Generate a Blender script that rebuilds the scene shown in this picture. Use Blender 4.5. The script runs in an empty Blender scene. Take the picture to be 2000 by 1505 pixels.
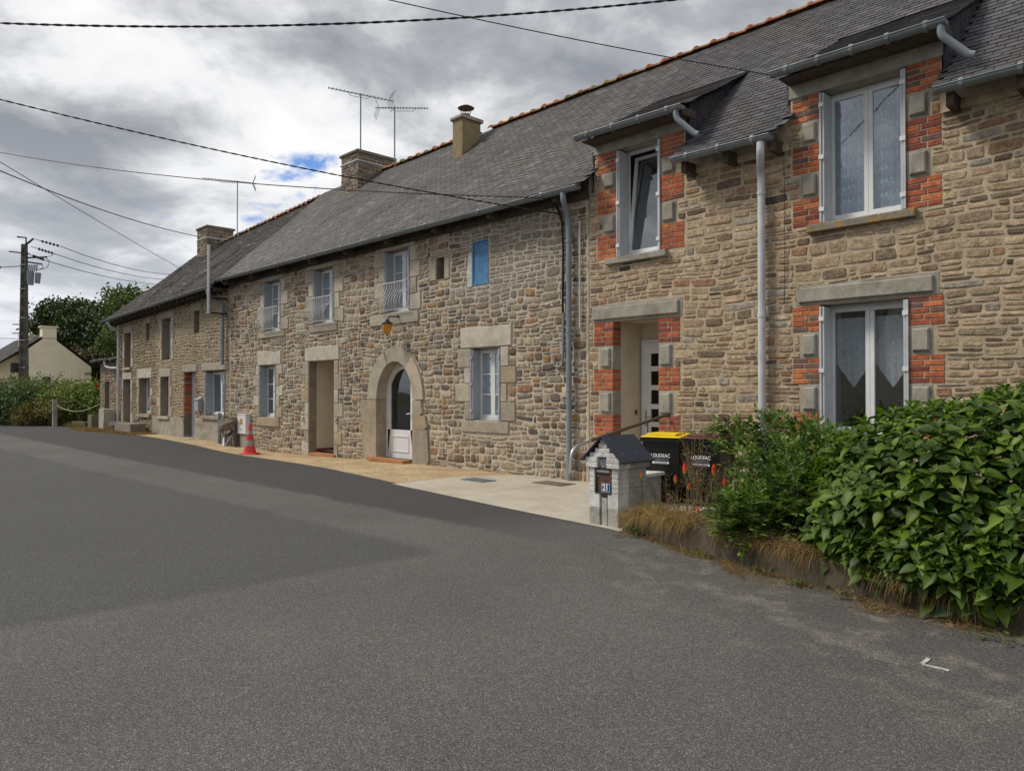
import bpy, math, random
from mathutils import Vector, Matrix, noise
rnd = random.Random(7)
R = math.radians
scene = bpy.context.scene
# ---------------------------------------------------------------- camera
cd = bpy.data.cameras.new('camera'); cam = bpy.data.objects.new('camera', cd)
scene.collection.objects.link(cam); scene.camera = cam
cd.sensor_width = 36; cd.lens = 26.0; cd.clip_start = .05; cd.clip_end = 2000
CAM = Vector((0, -10.3, 1.6))
vd = Vector((-.718*math.cos(R(.62)), .696*math.cos(R(.62)), math.sin(R(.62))))
cam.location = CAM; cam.rotation_euler = vd.to_track_quat('-Z', 'Y').to_euler()
# ---------------------------------------------------------------- world
SKYBLOBS = [(167.2, 21.5, 6, -0.032), (160.8, 21.2, 5, -0.03), (152.8, 20.1, 6, -0.026), (167.2, 18.4, 5, 0.055), (162.1, 19.7, 4, 0.04), (169.8, 11.0, 6, 0.055), (164.9, 10.6, 5, 0.04), (157.8, 13.3, 6, -0.032), (151.4, 15.2, 5, -0.026), (161.7, 15.3, 4, -0.013), (137.9, 23.1, 11, 0.035), (147.6, 25.6, 7, 0.032), (130.0, 25.3, 9, 0.015), (168.9, 5.6, 5, -0.022), (126.1, 30.0, 12, 0.024), (166.9, 14.6, 5, -0.008), (163.3, 7.3, 4, 0.024), (156.7, 25.8, 6, 0.024)]
SKYHOLES = [(151.4, 15.8, 3.1, 0.299), (160.3, 12.0, 2.16, 0.196), (156.0, 13.4, 1.62, 0.138)]
SUN_EL, SUN_AZ = 48, 222          # azimuth: direction towards the sun, from +x counter-clockwise
world = bpy.data.worlds.new('World'); scene.world = world; world.use_nodes = True
wt = world.node_tree; wn = wt.nodes; wn.clear()
def N(nt, t, **k):
    n = nt.nodes.new(t)
    for a, b in k.items(): setattr(n, a, b)
    return n
def mth(nt, op, a, b=None, c=None, clamp=False):
    n = nt.nodes.new('ShaderNodeMath'); n.operation = op; n.use_clamp = clamp
    for i, v in enumerate((a, b, c)):
        if v is None: continue
        if isinstance(v, (int, float)): n.inputs[i].default_value = v
        else: nt.links.new(v, n.inputs[i])
    return n.outputs[0]
def ramp(nt, fac, stops, interp='LINEAR'):
    n = nt.nodes.new('ShaderNodeValToRGB'); cr = n.color_ramp; cr.interpolation = interp
    while len(cr.elements) < len(stops): cr.elements.new(.5)
    for e, (p, c) in zip(cr.elements, stops):
        e.position = p; e.color = (c[0], c[1], c[2], 1) if not isinstance(c, (int, float)) else (c, c, c, 1)
    nt.links.new(fac, n.inputs[0]); return n.outputs[0]
def mix(nt, fac, a, b, mode='MIX'):
    n = nt.nodes.new('ShaderNodeMix'); n.data_type = 'RGBA'; n.blend_type = mode
    for s, v in ((n.inputs[0], fac), (n.inputs[6], a), (n.inputs[7], b)):
        if isinstance(v, (int, float)): s.default_value = v
        elif isinstance(v, tuple): s.default_value = (v[0], v[1], v[2], 1)
        else: nt.links.new(v, s)
    return n.outputs[2]
def noi(nt, vec, scale, detail=4, rough=.55, dist=0):
    n = nt.nodes.new('ShaderNodeTexNoise'); n.inputs['Scale'].default_value = scale
    n.inputs['Detail'].default_value = detail; n.inputs['Roughness'].default_value = rough
    n.inputs['Distortion'].default_value = dist
    if vec is not None: nt.links.new(vec, n.inputs['Vector'])
    return n.outputs[0]
tc = N(wt, 'ShaderNodeTexCoord'); sp = N(wt, 'ShaderNodeSeparateXYZ'); wt.links.new(tc.outputs['Generated'], sp.inputs[0])
zz = mth(wt, 'MAXIMUM', sp.outputs[2], 0.0)
zd = mth(wt, 'ADD', zz, .22)
cb = N(wt, 'ShaderNodeCombineXYZ')
wt.links.new(mth(wt, 'DIVIDE', sp.outputs[0], zd), cb.inputs[0]); wt.links.new(mth(wt, 'DIVIDE', sp.outputs[1], zd), cb.inputs[1])
mp = N(wt, 'ShaderNodeMapping'); mp.inputs['Location'].default_value = (3.1, 1.7, 0); mp.inputs['Rotation'].default_value = (0, 0, R(38)); mp.inputs['Scale'].default_value = (1, 1.0, 1)
wt.links.new(cb.outputs[0], mp.inputs['Vector'])
big = noi(wt, mp.outputs[0], .85, 9, .5, .3)
fine = noi(wt, mp.outputs[0], 3.4, 8, .6, .3)
dens = mth(wt, 'ADD', mth(wt, 'MULTIPLY', big, .55), mth(wt, 'MULTIPLY', fine, .45))
def skyblob(az, el, sig):      # soft round mass of cloud (or gap) about one direction of the sky: azimuth from +x, elevation
    d = Vector((math.cos(R(az))*math.cos(R(el)), math.sin(R(az))*math.cos(R(el)), math.sin(R(el))))
    vm_ = N(wt, 'ShaderNodeVectorMath'); vm_.operation = 'DOT_PRODUCT'; wt.links.new(tc.outputs['Generated'], vm_.inputs[0]); vm_.inputs[1].default_value = d
    k = 1/(1-math.cos(R(sig)))
    return mth(wt, 'EXPONENT', mth(wt, 'MULTIPLY', mth(wt, 'SUBTRACT', vm_.outputs['Value'], 1.0), k*.7))
for az, el, sig, amp in SKYBLOBS: dens = mth(wt, 'ADD', dens, mth(wt, 'MULTIPLY', skyblob(az, el, sig), amp))
cloud = ramp(wt, dens, [(.35, (8.3, 8.3, 8.3)), (.435, (7.3, 7.35, 7.45)), (.485, (5.5, 5.6, 5.8)), (.54, (3.6, 3.75, 4.0)), (.62, (2.4, 2.55, 2.9))])
sky = N(wt, 'ShaderNodeTexSky'); sky.sky_type = 'NISHITA'; sky.sun_disc = False
sky.sun_elevation = R(SUN_EL); sky.sun_rotation = R(90 - SUN_AZ)
holes = noi(wt, mp.outputs[0], 2.3, 7, .6, .2)
hsum = holes
for az, el, sig, amp in SKYHOLES: hsum = mth(wt, 'ADD', hsum, mth(wt, 'MULTIPLY', skyblob(az, el, sig), amp))
hole = ramp(wt, hsum, [(.68, 0.0), (.76, 1.0)])
bluesky = mix(wt, .82, sky.outputs[0], (1.1, 2.7, 6.4))
col = mix(wt, hole, cloud, bluesky)
low = ramp(wt, sp.outputs[2], [(.0, 0.55), (.30, 0.0)])
col = mix(wt, low, col, (6.3, 6.8, 7.5))
bg = N(wt, 'ShaderNodeBackground'); bg.inputs[1].default_value = .066
wt.links.new(col, bg.inputs[0]); wo = N(wt, 'ShaderNodeOutputWorld'); wt.links.new(bg.outputs[0], wo.inputs[0])
# ---------------------------------------------------------------- sun (veiled by cloud)
sd = bpy.data.lights.new('sun', 'SUN'); sd.energy = 1.5; sd.angle = R(14); sd.color = (1, .92, .80)
sun = bpy.data.objects.new('sun', sd); scene.collection.objects.link(sun)
tos = Vector((math.cos(R(SUN_AZ))*math.cos(R(SUN_EL)), math.sin(R(SUN_AZ))*math.cos(R(SUN_EL)), math.sin(R(SUN_EL))))
sun.rotation_euler = tos.to_track_quat('Z', 'Y').to_euler()
sun.location = (-20, -20, 30)
vs = scene.view_settings; vs.view_transform = 'Standard'; vs.look = 'None'; vs.exposure = 0.90; vs.gamma = 1; vs.use_curve_mapping = False
# ================================================================ helpers
def srgb(r, g, b):
    f = lambda v: (v/255/12.92) if v/255 <= .04045 else ((v/255+.055)/1.055)**2.4
    return (f(r), f(g), f(b))
def material(name, base, rough=.85, var=.18, scale=6, bump=.0, bscale=40, attr=False, metal=0, spec=.3, speck=0, dark=None, dscale=1.2, damt=0, aniso=None, nrm=.01, trans=0):
    m = bpy.data.materials.new(name); m.use_nodes = True; nt = m.node_tree; b = nt.nodes['Principled BSDF']
    t = N(nt, 'ShaderNodeTexCoord'); g = N(nt, 'ShaderNodeNewGeometry'); v = g.outputs['Position']
    if aniso:
        mpn = N(nt, 'ShaderNodeMapping'); mpn.inputs['Scale'].default_value = aniso; nt.links.new(v, mpn.inputs['Vector']); v = mpn.outputs[0]
    if attr:
        a = N(nt, 'ShaderNodeAttribute'); a.attribute_name = 'Col'; c = a.outputs['Color']
    else:
        rgb = N(nt, 'ShaderNodeRGB'); rgb.outputs[0].default_value = (*base, 1); c = rgb.outputs[0]
    n1 = noi(nt, v, scale, 6, .62)
    f = ramp(nt, n1, [(.28, 1-var*1.6), (.72, 1+var*1.3)])
    c = mix(nt, 1.0, c, f, 'MULTIPLY')
    if speck:
        n2 = noi(nt, v, 85, 3, .7)
        c = mix(nt, 1.0, c, ramp(nt, n2, [(.34, 1-speck), (.5, 1.0), (.66, 1+speck)]), 'MULTIPLY')
    if damt:
        n3 = noi(nt, v, dscale, 7, .65, .4)
        c = mix(nt, ramp(nt, n3, [(.48, 0.0), (.66, damt)]), c, dark)
    nt.links.new(c, b.inputs['Base Color'])
    b.inputs['Roughness'].default_value = rough; b.inputs['Metallic'].default_value = metal
    b.inputs['Specular IOR Level'].default_value = spec
    if bump:
        bn = N(nt, 'ShaderNodeBump'); bn.inputs['Strength'].default_value = bump; bn.inputs['Distance'].default_value = nrm
        nt.links.new(noi(nt, v, bscale, 6, .65), bn.inputs['Height']); nt.links.new(bn.outputs[0], b.inputs['Normal'])
    return m
def leafmat(name, rough=.45, tr=.25):
    m = bpy.data.materials.new(name); m.use_nodes = True; nt = m.node_tree; b = nt.nodes['Principled BSDF']
    a = N(nt, 'ShaderNodeAttribute'); a.attribute_name = 'Col'
    g = N(nt, 'ShaderNodeNewGeometry')
    c = mix(nt, 1.0, a.outputs['Color'], ramp(nt, noi(nt, g.outputs['Position'], 5, 4), [(.3, .7), (.7, 1.3)]), 'MULTIPLY')
    nt.links.new(c, b.inputs['Base Color']); b.inputs['Roughness'].default_value = rough; b.inputs['Specular IOR Level'].default_value = .35
    t = N(nt, 'ShaderNodeBsdfTranslucent'); nt.links.new(mix(nt, 1.0, c, (1.3, 1.5, .5), 'MULTIPLY'), t.inputs[0])
    ms = N(nt, 'ShaderNodeMixShader'); ms.inputs[0].default_value = tr
    nt.links.new(b.outputs[0], ms.inputs[1]); nt.links.new(t.outputs[0], ms.inputs[2])
    nt.links.new(ms.outputs[0], nt.nodes['Material Output'].inputs[0]); return m
def glassmat(name, tint=(.9, .93, .95), base=.13):
    m = bpy.data.materials.new(name); m.use_nodes = True; nt = m.node_tree; nt.nodes.remove(nt.nodes['Principled BSDF'])
    tr = N(nt, 'ShaderNodeBsdfTransparent'); tr.inputs[0].default_value = (*tint, 1)
    gl = N(nt, 'ShaderNodeBsdfGlossy'); gl.inputs['Roughness'].default_value = .02; gl.inputs[0].default_value = (.9, .93, .96, 1)
    fr = N(nt, 'ShaderNodeLayerWeight'); fr.inputs[0].default_value = .5
    f = mth(nt, 'ADD', mth(nt, 'MULTIPLY', mth(nt, 'POWER', fr.outputs['Facing'], 2.2), .85), base, clamp=True)
    bn = N(nt, 'ShaderNodeBump'); bn.inputs['Strength'].default_value = .12; bn.inputs['Distance'].default_value = .02
    g = N(nt, 'ShaderNodeNewGeometry'); nt.links.new(noi(nt, g.outputs['Position'], 2.2, 1), bn.inputs['Height']); nt.links.new(bn.outputs[0], gl.inputs['Normal'])
    ms = N(nt, 'ShaderNodeMixShader'); nt.links.new(f, ms.inputs[0]); nt.links.new(tr.outputs[0], ms.inputs[1]); nt.links.new(gl.outputs[0], ms.inputs[2])
    nt.links.new(ms.outputs[0], nt.nodes['Material Output'].inputs[0]); return m
def lacemat(name, alpha, c=(.75, .78, .8)):
    m = bpy.data.materials.new(name); m.use_nodes = True; nt = m.node_tree; b = nt.nodes['Principled BSDF']
    b.inputs['Base Color'].default_value = (*c, 1); b.inputs['Roughness'].default_value = .9; b.inputs['Specular IOR Level'].default_value = .1
    g = N(nt, 'ShaderNodeNewGeometry')
    mp_ = N(nt, 'ShaderNodeMapping'); mp_.inputs['Scale'].default_value = (1, 0, 1); nt.links.new(g.outputs['Position'], mp_.inputs[0])
    vo = N(nt, 'ShaderNodeTexVoronoi'); vo.inputs['Scale'].default_value = 22; nt.links.new(mp_.outputs[0], vo.inputs['Vector'])
    a = ramp(nt, vo.outputs['Distance'], [(.25, alpha[1]), (.45, alpha[0])])
    nt.links.new(a, b.inputs['Alpha']); return m
WL = {}
def wloc(o): return WL.get(o.name, Vector((0, 0, 0))) if o else Vector((0, 0, 0))
def link(o, parent=None, at=None):
    scene.collection.objects.link(o)
    at = Vector(at) if at is not None else wloc(parent)
    if parent: o.parent = parent; o.location = at - wloc(parent)
    else: o.location = at
    WL[o.name] = at
    return o
def props(o, label=None, cat=None, group=None, kind=None):
    if label: o['label'] = label
    if cat: o['category'] = cat
    if group: o['group'] = group
    if kind: o['kind'] = kind
    return o
def thing(name, label, cat, at, group=None):
    o = link(bpy.data.objects.new(name, None), None, at); o.empty_display_size = .2
    return props(o, label, cat, group)
class MB:
    def __init__(s): s.v = []; s.f = []; s.c = []; s.m = []
    def add(s, vs, fs, col=None, mi=0):
        n = len(s.v); s.v += [tuple(v) for v in vs]; s.f += [tuple(i+n for i in f) for f in fs]; s.c += [col]*len(fs); s.m += [mi]*len(fs); return s
    def quad(s, a, b, c, d, col=None, mi=0): return s.add([a, b, c, d], [(0, 1, 2, 3)], col, mi)
    def box(s, x0, x1, y0, y1, z0, z1, col=None, bev=0, mi=0):
        if bev <= 0:
            vs = [(x0, y0, z0), (x1, y0, z0), (x1, y1, z0), (x0, y1, z0), (x0, y0, z1), (x1, y0, z1), (x1, y1, z1), (x0, y1, z1)]
            return s.add(vs, [(0, 3, 2, 1), (4, 5, 6, 7), (0, 1, 5, 4), (1, 2, 6, 5), (2, 3, 7, 6), (3, 0, 4, 7)], col, mi)
        b = bev; cs = []
        for y, q in ((y0, b), (y0+b, 0), (y1, 0)):
            cs += [(x0+q, y, z0+q), (x1-q, y, z0+q), (x1-q, y, z1-q), (x0+q, y, z1-q)]
        fs = [(0, 1, 2, 3)]
        for k in (0, 4):
            for i in range(4): j = (i+1) % 4; fs.append((k+i, k+4+i, k+4+j, k+j))
        fs.append((11, 10, 9, 8)); return s.add(cs, fs, col, mi)
    def prism(s, pts, d0, d1, axis='y', col=None, mi=0):      # pts 2D ring (x,z) extruded along y, or (y,z) along x, or (x,y) along z
        def P(a, b, d): return {'y': (a, d, b), 'x': (d, a, b), 'z': (a, b, d)}[axis]
        n = len(pts); vs = [P(a, b, d0) for a, b in pts]+[P(a, b, d1) for a, b in pts]
        fs = [tuple(range(n)), tuple(range(2*n-1, n-1, -1))]+[(i, i+n, (i+1) % n+n, (i+1) % n) for i in range(n)]
        return s.add(vs, fs, col, mi)
    def tube(s, path, r, n=8, col=None, caps=True, mi=0):
        path = [Vector(p) for p in path]; rs = r if isinstance(r, (list, tuple)) else [r]*len(path)
        up = Vector((0, 0, 1)); rings = []; prev = None
        for i, p in enumerate(path):
            t = (path[min(i+1, len(path)-1)]-path[max(i-1, 0)]).normalized()
            if prev is None:
                a = t.cross(up)
                if a.length < .1: a = t.cross(Vector((0, 1, 0)))
            else: a = prev - t*prev.dot(t)
            a.normalize(); prev = a; b = t.cross(a)
            rings.append([p+(a*math.cos(2*math.pi*k/n)+b*math.sin(2*math.pi*k/n))*rs[i] for k in range(n)])
        vs = [v for q in rings for v in q]; fs = []
        for i in range(len(rings)-1):
            for k in range(n): fs.append((i*n+k, i*n+(k+1) % n, (i+1)*n+(k+1) % n, (i+1)*n+k))
        if caps: fs += [tuple(range(n-1, -1, -1)), tuple(range((len(rings)-1)*n, len(rings)*n))]
        return s.add(vs, fs, col, mi)
    def lathe(s, prof, cx, cy, n=16, col=None, mi=0):
        vs = [(cx+r*math.cos(2*math.pi*k/n), cy+r*math.sin(2*math.pi*k/n), z) for r, z in prof for k in range(n)]; fs = []
        for i in range(len(prof)-1):
            for k in range(n): fs.append((i*n+k, i*n+(k+1) % n, (i+1)*n+(k+1) % n, (i+1)*n+k))
        fs += [tuple(range(n-1, -1, -1)), tuple(range((len(prof)-1)*n, len(prof)*n))]
        return s.add(vs, fs, col, mi)
    def mesh(s, name, mats, off, smooth=False):
        me = bpy.data.meshes.new(name); o = Vector(off)
        me.from_pydata([(v[0]-o[0], v[1]-o[1], v[2]-o[2]) for v in s.v], [], s.f)
        for m in (mats if isinstance(mats, (list, tuple)) else [mats]): me.materials.append(m)
        if any(s.m): me.polygons.foreach_set('material_index', s.m)
        if any(c is not None for c in s.c):
            at = me.color_attributes.new('Col', 'FLOAT_COLOR', 'CORNER'); buf = []
            for f, c in zip(s.f, s.c):
                c = c or (.5, .5, .5); buf += [c[0], c[1], c[2], 1.0]*len(f)
            at.data.foreach_set('color', buf)
        if smooth: me.polygons.foreach_set('use_smooth', [True]*len(me.polygons))
        me.update(); return me
    def build(s, name, mats, parent=None, at=None, smooth=False, **kw):
        a = Vector(at) if at is not None else wloc(parent)
        return props(link(bpy.data.objects.new(name, s.mesh(name, mats, a, smooth)), parent, a), **kw)
def inst(name, me, parent, M):           # an object sharing mesh data, world matrix M
    o = bpy.data.objects.new(name, me); scene.collection.objects.link(o); o.parent = parent
    o.matrix_local = Matrix.Translation(-wloc(parent)) @ M; return o
def text_mesh(name, body, size, M, mat, parent, bold=0.0, sx=1.0):
    c = bpy.data.curves.new(name, 'FONT'); c.body = body; c.size = size; c.align_x = 'CENTER'; c.align_y = 'CENTER'; c.extrude = .0015; c.offset = bold
    o = bpy.data.objects.new(name, c); scene.collection.objects.link(o)
    dg = bpy.context.evaluated_depsgraph_get(); me = bpy.data.meshes.new_from_object(o.evaluated_get(dg))
    bpy.data.objects.remove(o); bpy.data.curves.remove(c); me.name = name; me.materials.clear(); me.materials.append(mat)
    return inst(name, me, parent, M @ Matrix.Diagonal((sx, 1, 1, 1)))
def vary(c, a=.1, r=rnd):
    k = 1+r.uniform(-a, a); return tuple(max(0, v*k*(1+r.uniform(-a*.3, a*.3))) for v in c)
def pick(pal, r=rnd):
    t = r.random()*sum(w for w, _ in pal)
    for w, c in pal:
        t -= w
        if t <= 0: return c
    return pal[-1][1]
# ---------------------------------------------------------------- materials
M_ = {}
M_['stone'] = material('rubble_stone', (.3,)*3, .92, .30, 13, 1.0, 28, attr=True, speck=.34, nrm=.022, dark=(.14, .10, .065), dscale=7, damt=.3)
M_['granite'] = material('granite_block', (.3,)*3, .9, .15, 4, .5, 60, attr=True, speck=.36, dark=(.22, .15, .085), dscale=2.2, damt=.25)
M_['mortar_grey'] = material('lime_mortar_grey', (.47, .425, .355), .95, .22, 7, .8, 35, speck=.2, dark=(.17, .145, .11), dscale=1.3, damt=.4)
M_['mortar_sand'] = material('lime_mortar_sand', (.46, .375, .265), .95, .22, 6, .6, 40, speck=.18, dark=(.20, .16, .11), dscale=1.1, damt=.35)
M_['mortar_pale'] = material('lime_mortar_pale', (.37, .31, .22), .95, .16, 6, .8, 30, speck=.15, dark=(.17, .13, .09), dscale=.9, damt=.4)
M_['render'] = material('worn_cement_render', (.34, .31, .255), .95, .16, 5, .5, 30, speck=.12, dark=(.15, .135, .11), dscale=1.4, damt=.6)
M_['concrete'] = material('weathered_concrete', (.33, .31, .265), .93, .16, 7, .5, 60, speck=.22, dark=(.12, .11, .09), dscale=2.0, damt=.45)
M_['lichen'] = material('lichened_concrete', (.21, .195, .165), .93, .2, 9, .5, 60, speck=.25, dark=(.42, .22, .02), dscale=6.5, damt=.95)
M_['brick'] = material('fired_brick', (.4, .1, .05), .9, .28, 14, .7, 50, attr=True, speck=.3, dark=(.10, .06, .045), dscale=5, damt=.45)
M_['slate'] = material('roof_slate', (.1,)*3, .6, .2, 5, .35, 30, attr=True, speck=.12, spec=.35, dark=(.075, .066, .052), dscale=.75, damt=.6)
M_['slate_old'] = material('old_lichened_slate', (.1,)*3, .75, .3, 6, .6, 30, attr=True, speck=.25, dark=(.10, .09, .078), dscale=1.1, damt=.5)
M_['underlay'] = material('roof_boarding', (.045, .042, .045), .9)
M_['tile'] = material('clay_ridge_tile', (.3, .1, .05), .88, .25, 7, .5, 40, attr=True, dark=(.13, .12, .05), dscale=2.2, damt=.6)
M_['zinc'] = material('weathered_zinc', (.19, .215, .235), .5, .14, 4, .1, 20, metal=.35, spec=.5, dark=(.11, .12, .13), dscale=2, damt=.5)
M_['pvc_grey'] = material('grey_pvc', (.215, .25, .29), .55, .08, 3, spec=.4, dark=(.13, .145, .15), dscale=1.6, damt=.35)
M_['pvc_white'] = material('white_pvc_pipe', (.53, .55, .58), .5, .08, 3, spec=.4, dark=(.30, .30, .30), dscale=1.6, damt=.35)
M_['white'] = material('white_window_pvc', (.70, .71, .72), .4, .05, 3, spec=.45, dark=(.45, .45, .43), dscale=2.5, damt=.2)
M_['shutter'] = material('grey_shutter_paint', (.33, .36, .40), .55, .07, 3, spec=.35, dark=(.24, .25, .26), dscale=2, damt=.3)
M_['shutter_w'] = material('pale_shutter_paint', (.50, .52, .55), .55, .07, 3, spec=.35, dark=(.36, .37, .37), dscale=2, damt=.35)
M_['white_iron'] = material('white_painted_iron', (.68, .69, .68), .5, .1, 10, dark=(.3, .22, .15), dscale=9, damt=.3)
M_['black'] = material('black_plastic', (.006, .006, .007), .45, .2, 6, spec=.4)
M_['black_iron'] = material('black_iron', (.02, .02, .022), .5, .2, 6)
M_['cable'] = material('cable_sheath', (.018, .018, .02), .6)
M_['wood'] = material('old_rafter_wood', (.085, .065, .05), .9, .3, 8, .3, 30)
M_['pole'] = material('pole_concrete_dark', (.085, .075, .065), .9, .25, 5, .4, 20, dark=(.2, .19, .17), dscale=1.5, damt=.6)
M_['plaster'] = material('cream_plaster', (.62, .54, .42), .9, .05, 3, .1, 40, dark=(.45, .38, .28), dscale=1.2, damt=.2)
M_['cream'] = material('cream_render', (.80, .71, .53), .9, .05, 1, .1, 10)
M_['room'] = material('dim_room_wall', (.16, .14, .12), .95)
M_['orange_tile'] = material('orange_floor_tile', (.42, .19, .075), .6, .15, 8, dark=(.2, .09, .05), dscale=5, damt=.4)
M_['red_tile'] = material('red_floor_tile', (.20, .05, .03), .6, .15, 8)
M_['blue'] = material('blue_board', (.085, .23, .42), .75, .18, 8, .3, 30, dark=(.06, .17, .33), dscale=6, damt=.6)
M_['bluepale'] = material('pale_plaster_patch', (.5, .5, .46), .9, .2, 8, .3, 30)
M_['amber'] = material('amber_glass', (.60, .26, .02), .15, .15, 12, spec=.6)
M_['cone'] = material('cone_plastic', (.62, .06, .06), .6, .1, 6)
M_['cone_grey'] = material('cone_grey_band', (.30, .30, .28), .5, .15, 10)
M_['enamel'] = material('blue_enamel', (.015, .06, .2), .3, .05, 3, spec=.6)
M_['letter'] = material('white_letter', (.8, .8, .8), .6, .02, 3)
M_['yellow'] = material('yellow_plastic', (.78, .58, .02), .5, .06, 5)
M_['maroon'] = material('maroon_plastic', (.14, .06, .055), .55, .1, 5)
M_['slateroof'] = material('blue_black_panel', (.03, .042, .065), .45, .08, 3, spec=.5)
M_['paleblock'] = material('painted_block', (.68, .68, .66), .9, .12, 12, .7, 70, speck=.22, dark=(.26, .25, .22), dscale=3, damt=.5)
M_['greyblock'] = material('bare_block', (.40, .39, .355), .95, .15, 12, .8, 80, speck=.35, dark=(.16, .15, .13), dscale=2.5, damt=.5)
M_['rust'] = material('rusty_metal', (.10, .085, .07), .6, .3, 10, .3, 30, metal=.3, dark=(.2, .07, .03), dscale=9, damt=.8)
M_['alu'] = material('bare_aluminium', (.5, .5, .5), .35, .1, 6, metal=.7)
M_['bronze'] = material('brown_handrail', (.13, .10, .075), .5, .1, 6, metal=.3)
M_['soil'] = material('dry_soil', (.115, .085, .06), 1, .35, 7, 1.0, 25, speck=.3, nrm=.03)
M_['glass'] = glassmat('window_glass'); M_['glass_dark'] = glassmat('door_glass', (.22, .23, .24), .02)
M_['lace'] = lacemat('lace_curtain', (.72, 1.0), (.85, .87, .9)); M_['sheer'] = lacemat('sheer_curtain', (.75, .9))
M_['veil'] = lacemat('veil_curtain', (.42, .55), (.70, .78, .9)); M_['motif'] = material('lace_motif_thread', (.8, .84, .88), .9, .02)
M_['leaf'] = leafmat('glossy_leaf', .5, .24); M_['foliage'] = leafmat('foliage_mass', .6, .25); M_['dry'] = leafmat('dry_grass', .9, .2)
M_['bark'] = material('bark', (.07, .055, .04), .95, .3, 6, .6, 20)
M_['petal'] = leafmat('petals', .6, .3)
# asphalt with the darker laid patches and pale grit near the garden wall
def asphalt():
    m = bpy.data.materials.new('asphalt'); m.use_nodes = True; nt = m.node_tree; b = nt.nodes['Principled BSDF']
    g = N(nt, 'ShaderNodeNewGeometry'); P = g.outputs['Position']; s = N(nt, 'ShaderNodeSeparateXYZ'); nt.links.new(P, s.inputs[0])
    wob = mth(nt, 'MULTIPLY', mth(nt, 'SUBTRACT', noi(nt, P, 1.1, 6, .65), .5), .45)
    def band(a, bb, c, soft):     # smoothstep of a*x+b*y+c
        d = mth(nt, 'ADD', mth(nt, 'ADD', mth(nt, 'MULTIPLY', s.outputs[0], a), mth(nt, 'MULTIPLY', s.outputs[1], bb)), c)
        d = mth(nt, 'ADD', d, wob); return mth(nt, 'ADD', mth(nt, 'DIVIDE', d, soft), .5, clamp=True)
    base = mix(nt, ramp(nt, noi(nt, P, .35, 6, .6), [(.35, 0.0), (.65, 1.0)]), (.101, .098, .094), (.128, .124, .118))
    patch = mth(nt, 'MULTIPLY', band(-1, .05, -5.6, .16), band(.02, -1, -5.5, .16))          # beyond x<-5.7 and y<-5.6
    base = mix(nt, mth(nt, 'MULTIPLY', patch, .75), base, (.074, .076, .078))
    near = mth(nt, 'MULTIPLY', band(.0, 1, 4.45, .16), band(-1, 0, -6.2, 2.5))              # strip along the houses
    base = mix(nt, mth(nt, 'MULTIPLY', near, .85), base, (.055, .055, .057))
    wear = mth(nt, 'MULTIPLY', band(.27, 1, 6.2, 1.2), band(1, 0, 4.6, 1.5))                 # worn edge by the garden wall
    grit = ramp(nt, noi(nt, P, 2.3, 8, .72, .3), [(.50, 0.0), (.62, 1.0)])
    base = mix(nt, mth(nt, 'MULTIPLY', mth(nt, 'MULTIPLY', wear, grit), .8), base, (.26, .235, .195))
    base = mix(nt, mth(nt, 'MULTIPLY', wear, .3), base, (.05, .047, .044))
    v = N(nt, 'ShaderNodeTexVoronoi'); v.inputs['Scale'].default_value = 190; nt.links.new(P, v.inputs['Vector'])
    cs = N(nt, 'ShaderNodeSeparateColor'); nt.links.new(v.outputs['Color'], cs.inputs[0])
    base = mix(nt, 1.0, base, ramp(nt, cs.outputs[0], [(0, .45), (.5, .92), (.86, 1.28), (1, 2.5)]), 'MULTIPLY')
    base = mix(nt, 1.0, base, ramp(nt, noi(nt, P, 38, 5, .75), [(.3, .84), (.7, 1.14)]), 'MULTIPLY')
    nt.links.new(base, b.inputs['Base Color']); b.inputs['Roughness'].default_value = .88; b.inputs['Specular IOR Level'].default_value = .3
    bn = N(nt, 'ShaderNodeBump'); bn.inputs['Strength'].default_value = .7; bn.inputs['Distance'].default_value = .006
    nt.links.new(v.outputs['Distance'], bn.inputs['Height']); nt.links.new(bn.outputs[0], b.inputs['Normal']); return m
def gravelmat():
    m = bpy.data.materials.new('resin_gravel'); m.use_nodes = True; nt = m.node_tree; b = nt.nodes['Principled BSDF']
    g = N(nt, 'ShaderNodeNewGeometry'); P = g.outputs['Position']
    v = N(nt, 'ShaderNodeTexVoronoi'); v.inputs['Scale'].default_value = 62; nt.links.new(P, v.inputs['Vector'])
    cs = N(nt, 'ShaderNodeSeparateColor'); nt.links.new(v.outputs['Color'], cs.inputs[0])
    c = ramp(nt, cs.outputs[0], [(0, (.17, .12, .065)), (.35, (.40, .28, .14)), (.7, (.52, .38, .21)), (1, (.66, .56, .42))])
    c = mix(nt, 1.0, c, ramp(nt, noi(nt, P, 1.3, 6, .6), [(.35, .75), (.65, 1.15)]), 'MULTIPLY')
    nt.links.new(c, b.inputs['Base Color']); b.inputs['Roughness'].default_value = .85
    bn = N(nt, 'ShaderNodeBump'); bn.inputs['Strength'].default_value = .7; bn.inputs['Distance'].default_value = .008; bn.invert = True
    nt.links.new(v.outputs['Distance'], bn.inputs['Height']); nt.links.new(bn.outputs[0], b.inputs['Normal']); return m
M_['asphalt'] = asphalt(); M_['gravel'] = gravelmat()
M_['slab'] = material('pale_concrete_slab', (.46, .42, .35), .9, .08, 4, .35, 60, speck=.12, dark=(.30, .26, .20), dscale=1.0, damt=.5)
M_['grass'] = material('verge_ground', (.10, .095, .045), 1, .3, 3, .8, 12, dark=(.16, .12, .07), dscale=.5, damt=.7, nrm=.05)
M_['paint'] = material('worn_road_paint', (.56, .54, .50), .8, .15, 30, dark=(.13, .125, .12), dscale=22, damt=1.0)
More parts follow.
